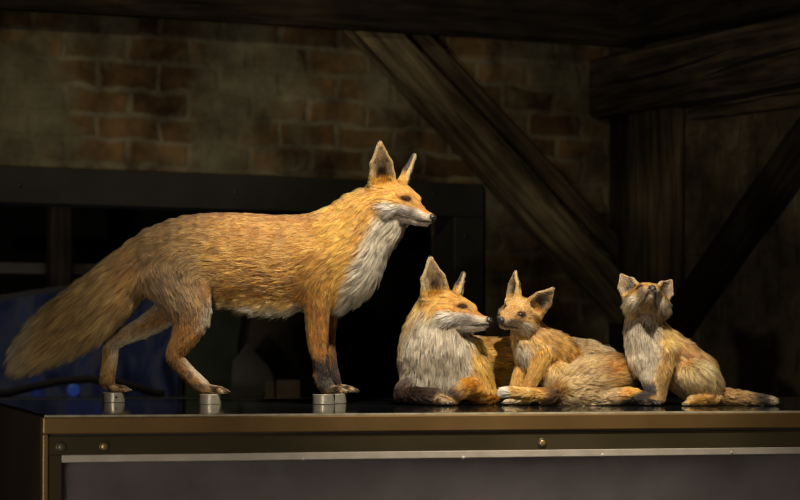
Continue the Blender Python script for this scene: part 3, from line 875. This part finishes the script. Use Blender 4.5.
fd.head((646, 299, -6), (-85, 34, -8), 1.0, muz=0.6, ear=0.72, earw=0.9, fluff=1.35, ear_out=1.5, ear_f=-6, cheek=1.12)
fd.throat = lin((150, 132, 108))  # grey-brown throat, shade under the raised chin included in the colour
def paint(x, y, d, N, T, base):
    c = Coat(len(x), lin((198, 158, 102)))
    P = np.stack([x, d, -y], 1)
    nz = vnoise(P, 9, 91); n2 = vnoise(P, 4, 92)
    g = lambda k: smooth(0.35, 0.7, T.get(k, 0 * x))
    c.put(np.exp(-((x - 690) / 16) ** 2 - ((y - 352) / 14) ** 2) * 0.8, (178, 128, 80))
    c.put(smooth(0.0, 0.6, nz) * 0.35, (146, 125, 97))
    c.put(polymask(x + n2 * 2, y, [(618, 312), (650, 308), (660, 325), (658, 352), (650, 380), (618, 372)], 4), (185, 173, 153))
    c.put(np.exp(-((x - 666) / 7) ** 2 - ((y - 335) / 12) ** 2), (210, 174, 106))
    c.put(g('chest') * smooth(0.15, 0.6, n2) * 0.4, (127, 109, 88))
    c.put(g('foreleg') * smooth(370, 384, y), (155, 128, 84))
    c.put(g('farleg') * smooth(372, 384, y), (28, 21, 17)); c.put(g('farpaw'), (31, 24, 19))
    c.put(g('paw'), (125, 106, 80)); c.put(g('foot'), (200, 158, 99))
    c.put(g('thigh'), (186, 162, 118))
    t = g('tail'); c.put(t, (158, 122, 76)); c.put(t * smooth(742, 756, x), (44, 33, 25)); c.put(t * smooth(762, 767, x), (213, 198, 166))
    return c.C
fd.paint = paint
finish(fd, 'small fox cub sitting with its head tilted up, tail stretched along the glass', 'fox', dens=1.35, cub=True, eye_r=2.7, fur_w=0.00038)
# ------------------------------------------------------------------ the room
def at(px, py, D):
    """a point the photograph shows at (px, py), D metres from the lens along its axis"""
    x, y = px - 400, py - HZ
    x, y = x + y * ROLL, y - x * ROLL
    return Vector((x / F * D, CAMY + D, CAMZ - y / F * D))

# corner of the two walls and their directions
CX, CY = 0.784, 8.07 + CAMY
A27 = R(27)
M_LEFT = Matrix.Translation((CX, CY, 0)) @ Matrix.Rotation(A27 + math.pi, 4, 'Z')      # +x runs left along the brick wall, +y into the room
E1 = Vector((-math.cos(A27), -math.sin(A27), 0)); N1 = Vector((math.sin(A27), -math.cos(A27), 0))
E2 = Vector((math.sin(A27), -math.cos(A27), 0)); N2 = Vector((-math.cos(A27), -math.sin(A27), 0))
def frame(ex, ey):
    m = Matrix.Identity(4)
    m.col[0] = (*ex, 0); m.col[1] = (*ey, 0); m.col[2] = (0, 0, 1, 0); m.col[3] = (CX, CY, 0, 1)
    return m
ML, MR = frame(E1, N1), frame(E2, N2)      # local: x along the wall from the corner, y out into the room, z up

def brick_mat(name, plaster=0.5, seed=0.0, tint=(1, 1, 1)):
    m, nt, b = new_mat(name)
    tc = node(nt, 'ShaderNodeTexCoord')
    sep = node(nt, 'ShaderNodeSeparateXYZ'); nt.links.new(tc.outputs['Object'], sep.inputs[0])
    wob = node(nt, 'ShaderNodeTexNoise', i_Scale=7.0, i_Detail=4.0); nt.links.new(tc.outputs['Object'], wob.inputs['Vector'])
    cmb = node(nt, 'ShaderNodeCombineXYZ')
    nt.links.new(sep.outputs['X'], cmb.inputs['X']); nt.links.new(sep.outputs['Z'], cmb.inputs['Y'])
    add = node(nt, 'ShaderNodeVectorMath', operation='MULTIPLY_ADD')
    nt.links.new(wob.outputs['Color'], add.inputs[0]); add.inputs[1].default_value = (0.075, 0.06, 0); nt.links.new(cmb.outputs[0], add.inputs[2])
    br = node(nt, 'ShaderNodeTexBrick', i_Scale=1.0, i_Mortar_Size=0.016, i_Mortar_Smooth=0.8, i_Bias=0.0, i_Brick_Width=0.21, i_Row_Height=0.082)
    nt.links.new(add.outputs[0], br.inputs['Vector'])
    br.inputs['Color1'].default_value = (0.15 * tint[0], 0.08 * tint[1], 0.036 * tint[2], 1)
    br.inputs['Color2'].default_value = (0.33 * tint[0], 0.2 * tint[1], 0.085 * tint[2], 1)
    br.inputs['Mortar'].default_value = (0.3 * tint[0], 0.24 * tint[1], 0.15 * tint[2], 1)
    # per-area darkening of single bricks
    n0 = node(nt, 'ShaderNodeTexNoise', i_Scale=5.5, i_Detail=3.0); n0.inputs['Scale'].default_value = 5.5
    off = node(nt, 'ShaderNodeVectorMath', operation='ADD'); off.inputs[1].default_value = (seed, seed, seed)
    nt.links.new(tc.outputs['Object'], off.inputs[0]); nt.links.new(off.outputs[0], n0.inputs['Vector'])
    bricks = mix(nt, 1.0, br.outputs['Color'], ramp(nt, n0.outputs['Fac'], [(0.36, (0.28, 0.24, 0.24)), (0.5, (0.8, 0.78, 0.75)), (0.66, (1.35, 1.25, 1.1))]), 'MULTIPLY')
    # rendered patches and soot
    n1 = node(nt, 'ShaderNodeTexNoise', i_Scale=2.4, i_Detail=7.0, i_Roughness=0.6); nt.links.new(off.outputs[0], n1.inputs['Vector'])
    pl = ramp(nt, n1.outputs['Fac'], [(plaster - 0.03, (0, 0, 0)), (plaster + 0.07, (1, 1, 1))])
    n2 = node(nt, 'ShaderNodeTexNoise', i_Scale=9.0, i_Detail=5.0); nt.links.new(off.outputs[0], n2.inputs['Vector'])
    pcol = ramp(nt, n2.outputs['Fac'], [(0.3, (0.13 * tint[0], 0.105 * tint[1], 0.06 * tint[2])), (0.7, (0.27 * tint[0], 0.225 * tint[1], 0.135 * tint[2]))])
    c = mix(nt, pl, bricks, pcol)
    n3 = node(nt, 'ShaderNodeTexNoise', i_Scale=1.5, i_Detail=5.0, i_Roughness=0.7); nt.links.new(off.outputs[0], n3.inputs['Vector'])
    c = mix(nt, 1.0, c, ramp(nt, n3.outputs['Fac'], [(0.36, (0.3, 0.28, 0.27)), (0.55, (1, 1, 1)), (0.75, (1.2, 1.15, 1.05))]), 'MULTIPLY')
    nt.links.new(c, b.inputs['Base Color'])
    b.inputs['Roughness'].default_value = 0.92; b.inputs['Specular IOR Level'].default_value = 0.15
    bp = node(nt, 'ShaderNodeBump', i_Strength=0.35, i_Distance=0.012)
    nt.links.new(br.outputs['Fac'], bp.inputs['Height']); bp.invert = True
    bp2 = node(nt, 'ShaderNodeBump', i_Strength=0.5, i_Distance=0.03)
    nt.links.new(n2.outputs['Fac'], bp2.inputs['Height']); nt.links.new(bp.outputs[0], bp2.inputs['Normal'])
    nt.links.new(bp2.outputs[0], b.inputs['Normal'])
    return m
M_BRICK = brick_mat('old_brick', 0.50, 2.0, (0.86, 0.95, 1.0))
M_PLASTER = brick_mat('sooty_plaster', 0.26, 5.0, (1.0, 0.98, 0.95))
M_STEEL = plain('dark_painted_steel', (0.038, 0.037, 0.032), 0.45, spec=0.4, noise_amt=0.1)
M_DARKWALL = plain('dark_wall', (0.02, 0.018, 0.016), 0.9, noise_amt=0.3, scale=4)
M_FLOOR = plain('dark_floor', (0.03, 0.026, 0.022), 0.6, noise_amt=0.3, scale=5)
M_CEIL = wood_mat('ceiling_boards', (0.03, 0.02, 0.012), (0.075, 0.05, 0.03))
M_BEAM = wood_mat('weathered_beam', (0.036, 0.026, 0.017), (0.12, 0.092, 0.06))
M_BRACE = wood_mat('pale_brace_timber', (0.085, 0.068, 0.04), (0.27, 0.22, 0.13))
M_POST = wood_mat('post_timber', (0.05, 0.037, 0.024), (0.135, 0.105, 0.065))
M_DARKWOOD = wood_mat('dark_timber', (0.018, 0.013, 0.009), (0.045, 0.034, 0.023))

LINT_T, LINT_B = 1.676, 1.563        # steel frame around the opening
J0, J1 = 0.575, 0.69                 # jamb, measured from the corner
TOP = 3.7
def wall(name, boxes, mat, M):
    bm = bmesh.new()
    for lo, hi in boxes: add_box(bm, lo, hi)
    o = bm_obj(name, bm, mat)
    o.matrix_world = M
    o['kind'] = 'structure'
    return o
wall('wall_left', [((-0.05, -0.3, 0), (J0 + .03, 0, TOP)), ((J0 + .03, -0.3, LINT_B + .04), (3.6, 0, TOP))], M_BRICK, ML)
wall('wall_right', [((-0.05, -0.3, 0), (5.0, 0, TOP))], M_PLASTER, MR)
wall('floor', [((-7, -8, -0.1), (9, 9, 0))], M_FLOOR, Matrix.Identity(4))
wall('ceiling', [((-0.3, -0.3, TOP), (6, 5, TOP + .1))], M_CEIL, ML)
# room beyond the opening
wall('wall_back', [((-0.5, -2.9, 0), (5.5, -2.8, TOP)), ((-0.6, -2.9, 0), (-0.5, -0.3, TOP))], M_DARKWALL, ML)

def timber(name, M, a, b, width, depth, mat, out, label=None, cat='beam', chamfer=0.012, wob=0.006, up=None, seg=14, taper=1.0, kind=None):
    """a hewn beam along a wall from a to b (x, z on the wall plane), front face standing `out` from the wall"""
    a = Vector((a[0], 0, a[1])); b = Vector((b[0], 0, b[1]))
    L = (b - a).length; ex = (b - a) / L; ez = Vector((-ex.z, 0, ex.x))
    if ez.z < 0: ez = -ez
    bm = bmesh.new(); rings = []
    rr = random.Random(hash(name) % 1000 if False else len(name) * 31 + int(L * 100))
    for i in range(seg + 1):
        t = i / seg
        w = width * (1 + (taper - 1) * t)
        prof = [(-w / 2 + chamfer, 0), (w / 2 - chamfer, 0), (w / 2, -chamfer), (w / 2, -depth + chamfer), (w / 2 - chamfer, -depth), (-w / 2 + chamfer, -depth), (-w / 2, -depth + chamfer), (-w / 2, -chamfer)]
        ring = []
        for k, (z, y) in enumerate(prof):
            n = mnoise.noise(Vector((t * 5 + len(name), k * 1.7, L * 3))) * wob
            ring.append(bm.verts.new((t * L, y + n, z + n)))
        rings.append(ring)
    for p, q in zip(rings, rings[1:]):
        for k in range(8): bm.faces.new((p[k], p[(k + 1) % 8], q[(k + 1) % 8], q[k]))
    bm.faces.new(rings[0]); bm.faces.new(rings[-1])
    o = bm_obj(name, bm, mat)
    lm = Matrix.Identity(4)
    lm.col[0] = (*ex, 0); lm.col[2] = (*ez, 0); lm.col[1] = (*(ez.cross(ex)), 0); lm.col[3] = (a.x, out, a.z, 1)
    if lm.col[1].y < 0:
        for v in o.data.vertices: v.co.y = -v.co.y
        o.data.flip_normals()
    o.matrix_world = M @ lm
    tag(o, label, cat if label else None, kind=kind)
    return o

def crack(parent, pts, M, out, half=0.006):
    """a dark drying crack in the face of a beam: a thin sliver let into the face"""
    bm = bmesh.new(); top, bot = [], []
    for i, (x, z) in enumerate(pts):
        w = half * math.sin(math.pi * min(max((i + 0.15) / (len(pts) - 0.7), 0), 1)) + 0.0006
        top.append(bm.verts.new((x, out, z + w))); bot.append(bm.verts.new((x, out, z - w)))
    for i in range(len(pts) - 1): bm.faces.new((top[i], top[i + 1], bot[i + 1], bot[i]))
    o = bm_obj('crack', bm, M_CRACK)
    o.parent = parent
    o.matrix_parent_inverse = parent.matrix_world.inverted()
    o.matrix_world = M
    return o
M_CRACK = plain('crack_dark', (0.004, 0.003, 0.003), 0.95)

# main timbers (things one can point to)
tb = timber('ceiling_beam', ML, (-0.1, 2.31), (3.6, 2.27), 0.28, 0.066, M_DARKWOOD, 0.16, 'dark horizontal timber along the top of the brick wall', 'beam')
timber('ceiling_beam', MR, (0.17, 2.31), (3.2, 2.31), 0.28, 0.12, M_DARKWOOD, 0.125, 'dark horizontal timber high on the right wall above the heavy cracked one', 'beam')
rb = timber('wall_beam', MR, (-0.02, 2.03), (3.2, 2.06), 0.205, 0.138, M_BEAM, 0.14, 'heavy cracked horizontal timber at upper right, resting on the post', 'beam', taper=1.05)
def onwall(px, py, out=0.0, right=True):
    """wall coordinates of a point seen at (px, py) on a plane standing out from the wall"""
    r = ((px - 400) + (py - HZ) * ROLL) / F
    ex, n = (E2, N2) if right else (E1, N1)
    ox, oy = CX + n.x * out, CY - CAMY + n.y * out
    t = (r * oy - ox) / (ex.x - r * ex.y)
    D = oy + ex.y * t
    return t, CAMZ - ((py - HZ) - (px - 400) * ROLL) / F * D
bpy.context.view_layer.update()
crack(rb, [onwall(x, y, .145) for x, y in ((612, 84), (640, 78), (670, 70), (700, 60), (728, 49))], MR, 0.1435, 0.006)
crack(rb, [onwall(x, y, .145) for x, y in ((706, 76), (730, 67), (752, 59), (775, 54), (812, 45))], MR, 0.1435, 0.008)
t0, z0 = onwall(686, 111, .06); t1, z1 = onwall(805, 96, .06)
timber('wall_plate', MR, (t0, z0 - .012), (t1 + .6, z1 - .012), 0.035, 0.058, M_POST, 0.06, 'thin board under the heavy upper right timber', 'board')
po = timber('timber_post', MR, (0.30, 0.0), (0.30, 1.93), 0.21, 0.098, M_POST, 0.10, 'upright timber post under the heavy beam, behind the upward-looking cub', 'post')
timber('corner_stud', MR, (0.05, 0.0), (0.05, 1.93), 0.14, 0.048, M_DARKWOOD, 0.05, 'dark narrow upright stud left of the timber post', 'post')
a = onwall(361, 11, .08, False); b = onwall(634, 311, .08, False)
timber('diagonal_brace', ML, b, a, 0.135, 0.088, M_BRACE, 0.09, 'pale diagonal timber brace running down the brick wall to the post', 'brace', taper=0.95)
a = onwall(408, 18, .05, False); b = onwall(634, 262, .05, False)
timber('diagonal_board', ML, b, a, 0.07, 0.048, M_POST, 0.05, 'darker rough board along the upper edge of the pale brace', 'board', taper=0.8)
a = onwall(664, 332, .07); b = onwall(818, 114, .07)
timber('diagonal_brace', MR, a, b, 0.12, 0.078, M_DARKWOOD, 0.08, 'dark diagonal timber brace right of the post', 'brace')

# steel frame around the opening in the brick wall
fo = empty('opening_frame'); fo.matrix_world = ML
tag(fo, 'dark grey steel frame around the opening in the brick wall', 'frame')
bm = bmesh.new(); add_box(bm, (J0, -0.12, LINT_B), (3.6, 0.03, LINT_T), 0.004); bm_obj('lintel', bm, M_STEEL, fo)
bm = bmesh.new(); add_box(bm, (J0, -0.12, 0.02), (J1, 0.03, LINT_B), 0.004); bm_obj('jamb', bm, M_STEEL, fo)
for px, py in ((20, 185), (236, 192), (434, 194), (466, 236)):
    t, z = onwall(px, py, .032, False)
    bm = bmesh.new(); add_lathe(bm, [(0, 0.004), (0.006, 0.003), (0.008, 0.0), (0.008, -0.004)], 12, Matrix.Translation((t, 0.031, z)) @ Matrix.Rotation(R(-90), 4, 'X'))
    bm_obj('bolt', bm, M_STEEL, fo, True)

# ------------------------------------------------------------------ the display case
A16 = math.atan2(0.46, 1.563)
K = Vector((-0.697, 4.474 + CAMY, TABLE))
case = empty('display_case', K, A16)
tag(case, 'long bronze-framed museum display case with a black glass top carrying the foxes', 'display case')
M_BRONZE = plain('bronze_rail', (0.21, 0.125, 0.045), 0.42, metal=0.55, spec=0.5, noise_amt=0.12, scale=6)
M_BRONZE_D = plain('dark_bronze', (0.066, 0.052, 0.028), 0.3, metal=0.4, spec=0.5, noise_amt=0.15, scale=5)
M_SIDE = plain('dark_side_panel', (0.032, 0.023, 0.014), 0.6, spec=0.3, noise_amt=0.12, scale=4)
M_STRIP = plain('pale_aluminium_strip', (0.46, 0.41, 0.35), 0.5, metal=0.2, noise_amt=0.08, scale=25)
M_LINER = plain('mauve_liner', (0.3, 0.25, 0.265), 0.85, spec=0.2, noise_amt=0.12, scale=9)
M_BRASS = plain('brass_screw', (0.42, 0.30, 0.13), 0.35, metal=0.6)
M_GREENBRASS = plain('tarnished_screw', (0.13, 0.13, 0.075), 0.45, metal=0.4)
M_EDGE = plain('glass_edge_highlight', (0.34, 0.31, 0.22), 0.25, spec=0.6, noise_amt=0.2, scale=30)  # pale colour holds the highlight caught by the glass edge
m, nt, b = new_mat('black_glass')
tc = node(nt, 'ShaderNodeTexCoord'); nz = node(nt, 'ShaderNodeTexNoise', i_Scale=3.0, i_Detail=4.0)
nt.links.new(tc.outputs['Object'], nz.inputs['Vector'])
nt.links.new(ramp(nt, nz.outputs['Fac'], [(0.3, (0.004, 0.005, 0.006)), (0.7, (0.008, 0.009, 0.011))]), b.inputs['Base Color'])
nt.links.new(ramp(nt, nz.outputs['Fac'], [(0.3, (0.05, 0.05, 0.05)), (0.7, (0.09, 0.09, 0.09))]), b.inputs['Roughness'])
b.inputs['Specular IOR Level'].default_value = 0.5
M_BLACKGLASS = m
m, nt, b = new_mat('clear_glass')
tc = node(nt, 'ShaderNodeTexCoord'); nz = node(nt, 'ShaderNodeTexNoise', i_Scale=40.0); nt.links.new(tc.outputs['Object'], nz.inputs['Vector'])
nt.links.new(ramp(nt, nz.outputs['Fac'], [(0.3, (0.02, 0.02, 0.02)), (0.8, (0.06, 0.06, 0.06))]), b.inputs['Roughness'])
b.inputs['Transmission Weight'].default_value = 1.0; b.inputs['IOR'].default_value = 1.05; b.inputs['Base Color'].default_value = (0.95, 0.97, 0.97, 1)
M_GLASS = m
W_, DP = 2.6, 1.05
def cbox(name, lo, hi, mat, bev=0.002, parent=case):
    bm = bmesh.new(); add_box(bm, lo, hi, bev)
    return bm_obj(name, bm, mat, parent)
cbox('glass_top', (0.004, 0.004, -0.012), (W_, DP, 0.0), M_BLACKGLASS, 0.001)
cbox('glass_edge', (0.0, -0.002, -0.0045), (W_, 0.004, -0.0003), M_EDGE, 0.0004)
cbox('front_rail', (-0.004, -0.006, -0.0375), (W_, 0.03, -0.0045), M_BRONZE, 0.0025)
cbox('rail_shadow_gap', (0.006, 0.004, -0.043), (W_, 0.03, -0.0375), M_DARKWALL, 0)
cbox('corner_stile', (-0.004, -0.006, -0.99), (0.007, 0.03, -0.0375), M_BRONZE, 0.002)
cbox('front_band', (0.007, -0.001, -0.079), (W_, 0.025, -0.042), M_BRONZE_D, 0.0015)
cbox('inner_stile', (0.007, -0.0005, -0.99), (0.034, 0.025, -0.079), M_BRONZE_D, 0.0015)
cbox('light_strip', (0.034, -0.003, -0.0935), (W_, 0.022, -0.079), M_STRIP, 0.001)
cbox('front_pane', (0.034, 0.004, -0.96), (W_, 0.009, -0.0935), M_GLASS, 0)
cbox('liner', (0.034, 0.022, -0.96), (W_, 0.03, -0.0935), M_LINER, 0)
cbox('side_panel', (-0.004, 0.03, -0.99), (0.012, DP, -0.004), M_SIDE, 0.002)
cbox('back_panel', (0.012, DP - .02, -0.99), (W_, DP, -0.012), M_SIDE, 0.002)
cbox('plinth', (0.0, 0.02, -1.0), (W_, DP, -0.96), M_SIDE, 0.002)
inv = (Matrix.Translation(K) @ Matrix.Rotation(A16, 4, 'Z')).inverted()
def oncase(px, py):
    """case coordinates of a point seen at (px, py) on the front of the case"""
    d = at(px, py, 1.0) - cam.location
    o = inv @ Vector(cam.location); v = inv.to_3x3() @ d
    t = -o.y / v.y
    return o + v * t
for px, py, r, mat, nm in ((61, 447, 0.0085, M_GREENBRASS, 'screw'), (104, 446.5, 0.0085, M_BRASS, 'screw'), (542, 443, 0.008, M_BRASS, 'screw'),
                           (303, 459, 0.004, M_STRIP, 'rivet'), (463, 457.5, 0.0045, M_STRIP, 'rivet'), (602, 455, 0.0042, M_STRIP, 'rivet'), (731, 452.5, 0.0042, M_STRIP, 'rivet')):
    p = oncase(px, py)
    Mx = Matrix.Translation((p.x, -0.002, p.z)) @ Matrix.Rotation(R(90), 4, 'X')
    bm = bmesh.new()
    add_lathe(bm, [(0, 0.0035), (r * .55, 0.0033), (r * .8, 0.002), (r * .86, 0.0008)], 20, Mx)
    s_ = bm_obj(nm, bm, mat, case, True)
    if nm == 'screw':
        bm = bmesh.new(); add_lathe(bm, [(r * .86, 0.001), (r * 1.12, 0.0014), (r * 1.25, 0.0006), (r * 1.3, -0.002)], 20, Mx)
        bm_obj('washer', bm, M_BRONZE_D, s_, True)

# ------------------------------------------------------------------ steel studs under the paws
M_STUD = plain('brushed_steel', (0.50, 0.47, 0.38), 0.3, metal=0.75, noise_amt=0.06, scale=90)
STUD_H = (404.06 - 394.1) * S
for i, (px, dy, lab) in enumerate(((112, 15, 'short round steel stud under the hind paw nearest the tail'),
                                   (212, -18, 'short round steel stud under the hind paw farther from the tail'),
                                   (324.5, -16, 'short round steel stud under the near front paw of the standing fox'),
                                   (335, 14, 'short round steel stud under the far front paw, half hidden by another'))):
    p = to_world(np.array([px, dy, GROUND]))
    st = empty('steel_stud', tuple(p)); tag(st, lab, 'stud', 'steel studs under the standing fox')
    r = 11.3 * S
    bm = bmesh.new(); add_lathe(bm, [(0, 0), (r * .97, 0), (r, 0.0008), (r, STUD_H - 0.0012), (r * .96, STUD_H - 0.0001), (0, STUD_H - 0.0001)], 48)
    bm_obj('stud_body', bm, M_STUD, st, False)
    for ang in ((-25,) if i == 0 else ()):
        for k in (0.35,):
            bm = bmesh.new()
            add_lathe(bm, [(0, 0.0004), (0.0026, 0.0004), (0.0026, -0.001)], 14, Matrix.Rotation(R(ang), 4, 'Z') @ Matrix.Translation((r * math.sin(R(45)) * 0.999, -r * math.cos(R(45)) * 0.999, STUD_H * .55)) @ Matrix.Rotation(R(45), 4, 'Z') @ Matrix.Rotation(R(90), 4, 'X'))
            bm_obj('set_screw', bm, M_CRACK, st)

# ------------------------------------------------------------------ things in the dark room behind
def wallframe(depth):       # plane parallel to the brick wall, `depth` behind it
    return ML @ Matrix.Translation((0, -depth, 0))
def onplane(px, py, depth): return onwall(px, py, -depth, False)
pl = empty('back_counter'); pl.matrix_world = wallframe(0)
tag(pl, 'low dark counter in the opening behind the case', 'counter')
ct = onplane(250, 398, 0.9)[1]
bm = bmesh.new(); add_box(bm, (0.75, -1.5, ct - .03), (3.55, -0.45, ct), .004); bm_obj('counter_top', bm, M_STEEL, pl)
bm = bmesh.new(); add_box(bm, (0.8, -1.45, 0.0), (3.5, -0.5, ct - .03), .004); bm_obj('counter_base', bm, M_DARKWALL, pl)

def quad_prism(name, pts, depth, thick, mat, label=None, cat=None, parent=None):
    """a flat board with the outline pts (as seen), standing `depth` behind the brick wall"""
    bm = bmesh.new(); P = [(onplane(x, y, depth)[0], onplane(x, y, depth)[1] if y < 396 else ct + .002) for x, y in pts]
    f = [bm.verts.new((t, -depth, z)) for t, z in P]; k = [bm.verts.new((t, -depth - thick, z)) for t, z in P]
    bm.faces.new(f); bm.faces.new(k)
    for i in range(len(P)):
        j = (i + 1) % len(P); bm.faces.new((f[i], f[j], k[j], k[i]))
    o = bm_obj(name, bm, mat, parent)
    if parent is None: o.matrix_world = ML
    tag(o, label, cat)
    return o
# lit screen: dim blue picture
m, nt, b = new_mat('blue_screen')
tc = node(nt, 'ShaderNodeTexCoord')
mp = node(nt, 'ShaderNodeMapping'); mp.inputs['Scale'].default_value = (5, 5, 2.4); nt.links.new(tc.outputs['Object'], mp.inputs[0])
nz = node(nt, 'ShaderNodeTexNoise', i_Scale=1.6, i_Detail=3.0, i_Distortion=0.7); nt.links.new(mp.outputs[0], nz.inputs['Vector'])
cc = ramp(nt, nz.outputs['Fac'], [(0.34, (0.0010, 0.0012, 0.0024)), (0.46, (0.003, 0.004, 0.011)), (0.56, (0.010, 0.010, 0.012)), (0.64, (0.004, 0.006, 0.022)), (0.8, (0.005, 0.014, 0.065))])
b.inputs['Base Color'].default_value = (0.006, 0.008, 0.014, 1); b.inputs['Roughness'].default_value = 0.3
nt.links.new(cc, b.inputs['Emission Color']); b.inputs['Emission Strength'].default_value = 1.0
M_SCREEN = m
scr = empty('display_screen'); scr.matrix_world = ML
tag(scr, 'dim blue glowing picture screen behind the standing fox tail', 'screen')
o = quad_prism('screen_panel', [(-30, 306), (60, 291), (178, 296), (178, 397), (-30, 397)], 1.2, .02, M_SCREEN, parent=scr)
quad_prism('screen_border', [(-32, 300), (60, 286), (182, 292), (182, 397), (-32, 397)], 1.215, .02, M_DARKWALL, parent=scr)
# small domed spot on the screen, given a brighter blue glow
m, nt, b = new_mat('blue_glow')
gr = node(nt, 'ShaderNodeTexNoise', i_Scale=20.0)
nt.links.new(ramp(nt, gr.outputs['Fac'], [(0.3, (0.006, 0.018, 0.09)), (0.7, (0.012, 0.03, 0.14))]), b.inputs['Emission Color']); b.inputs['Emission Strength'].default_value = 0.8
b.inputs['Base Color'].default_value = (0.01, 0.02, 0.06, 1)
for px, py, r in ((74, 390, .024),):
    t, z = onplane(px, py, 1.19)
    bm = bmesh.new(); add_lathe(bm, [(0, 0.006), (r * .6, 0.004), (r, 0.0), (r, -.01)], 24, Matrix.Translation((t, -1.195, z)) @ Matrix.Rotation(R(-90), 4, 'X'))
    bm_obj('blue_glow_spot', bm, m, scr, True)
# dark hoop arching in front of the screen
bm = bmesh.new()
P = [onplane(x, y, 1.0) for x, y in ((-8, 397), (8, 393), (32, 387), (60, 381), (88, 379), (112, 381), (136, 387), (156, 394), (164, 397))]
rings = []
for i, (t, z) in enumerate(P):
    p0 = Vector((P[max(i - 1, 0)][0], 0, P[max(i - 1, 0)][1])); p1 = Vector((P[min(i + 1, len(P) - 1)][0], 0, P[min(i + 1, len(P) - 1)][1]))
    d = (p1 - p0).normalized(); n = Vector((-d.z, 0, d.x)); c = Vector((t, -1.0, max(z, ct + 0.018)))
    rings.append([bm.verts.new(c + (n * math.cos(a) + Vector((0, 1, 0)) * math.sin(a)) * 0.015) for a in np.linspace(0, 2 * math.pi, 14, endpoint=False)])
for p, q in zip(rings, rings[1:]):
    for k in range(14): bm.faces.new((p[k], p[(k + 1) % 14], q[(k + 1) % 14], q[k]))
o = bm_obj('black_hoop', bm, M_CRACK, None, True); o.matrix_world = ML
tag(o, 'black curved hoop in front of the blue screen', 'hoop')
M_GREEN = plain('green_cloth', (0.030, 0.042, 0.022), 0.9, noise_amt=0.25, scale=5)
M_OLIVE = plain('olive_board', (0.060, 0.050, 0.026), 0.9, noise_amt=0.2, scale=4)
M_GREY = plain('grey_board', (0.075, 0.07, 0.06), 0.9, noise_amt=0.2, scale=6)
M_CARD = plain('card_paper', (0.16, 0.12, 0.09), 0.8, noise_amt=0.15, scale=20)
quad_prism('banner', [(188, 296), (246, 296), (238, 340), (236, 397), (186, 397)], 1.15, .01, M_GREEN, 'dark green banner hanging between the hind legs and the belly', 'banner')
quad_prism('panel_board', [(244, 290), (334, 290), (334, 397), (240, 397)], 1.3, .02, M_OLIVE, 'brown panel behind the standing fox belly', 'panel')
quad_prism('leaning_board', [(248, 344), (268, 366), (274, 378), (262, 397), (232, 397), (234, 362)], 1.0, .015, M_GREY, 'greyish pointed board leaning below the fox belly', 'board')
quad_prism('small_card', [(267, 382), (274, 381), (274, 398), (266, 398)], 0.7, .01, M_CARD, 'narrow beige card standing left of the wider card', 'card')
quad_prism('small_card', [(278, 380), (300, 380), (300, 398), (277, 398)], 0.7, .012, M_CARD, 'wider beige card on the counter left of the front paws', 'card')
timber('upright_stud', ML, (onplane(58, 250, 1.6)[0], 0.0), (onplane(58, 250, 1.6)[0], 2.2), 0.085, 0.08, M_DARKWOOD, -1.55, 'dark upright stud in the opening above the tail', 'post')
z = onplane(60, 269, 1.8)[1]
M_RAIL = plain('grey_rail', (0.085, 0.078, 0.065), 0.7, noise_amt=0.2, scale=5)
bm = bmesh.new(); t0, t1 = onplane(112, 269, 1.8)[0], onplane(-30, 269, 1.8)[0]
add_box(bm, (t0, -1.85, z - .022), (t1, -1.8, z + .022), .003); o = bm_obj('wall_rail', bm, M_RAIL); o.matrix_world = ML
tag(o, 'pale horizontal rail in the dark opening above the tail', 'rail')
def spot(name, loc, target, power, angle, blend=0.5, color=(1, 0.86, 0.66), size=0.05):
    l = bpy.data.lights.new(name, 'SPOT'); l.energy = power; l.spot_size = R(angle); l.spot_blend = blend
    l.color = color; l.shadow_soft_size = size
    o = bpy.data.objects.new(name, l); col.objects.link(o)
    o.location = loc
    o.rotation_euler = (Vector(target) - Vector(loc)).to_track_quat('-Z', 'Y').to_euler()
    return o
spot('key_spot', (0.42, -1.65, 3.6), (0.14, 0.0, 1.2), 860, 36, 0.8, color=(1, 0.87, 0.68))
spot('low_spot', (-1.0, -5.6, 1.6), (0.65, 1.0, 1.18), 95, 34, 0.7, color=(1, 0.87, 0.68))
spot('case_fill', (-1.7, -4.5, 0.4), (0.0, -0.6, 0.85), 190, 60, 0.9, color=(1, 0.88, 0.72), size=0.15)  # added fill that brightens the case front
spot('wall_fill', (-0.6, -1.0, 2.9), (-0.6, 2.3, 1.95), 50, 56, 1.0, color=(1, 0.85, 0.6), size=0.1)  # added wash standing in for dim ambient spill on the brick wall
spot('back_room_fill', ML @ Vector((1.9, -0.5, 2.4)), ML @ Vector((2.0, -1.1, 1.0)), 24, 90, 0.9, color=(1, 0.88, 0.72), size=0.1)  # added to brighten the boards in the room beyond the opening
w = bpy.data.worlds.new('world'); sc.world = w; w.use_nodes = True
w.node_tree.nodes['Background'].inputs[0].default_value = (0.02, 0.018, 0.015, 1)
w.node_tree.nodes['Background'].inputs[1].default_value = 0.15
sc.cycles.filter_width = 1.1
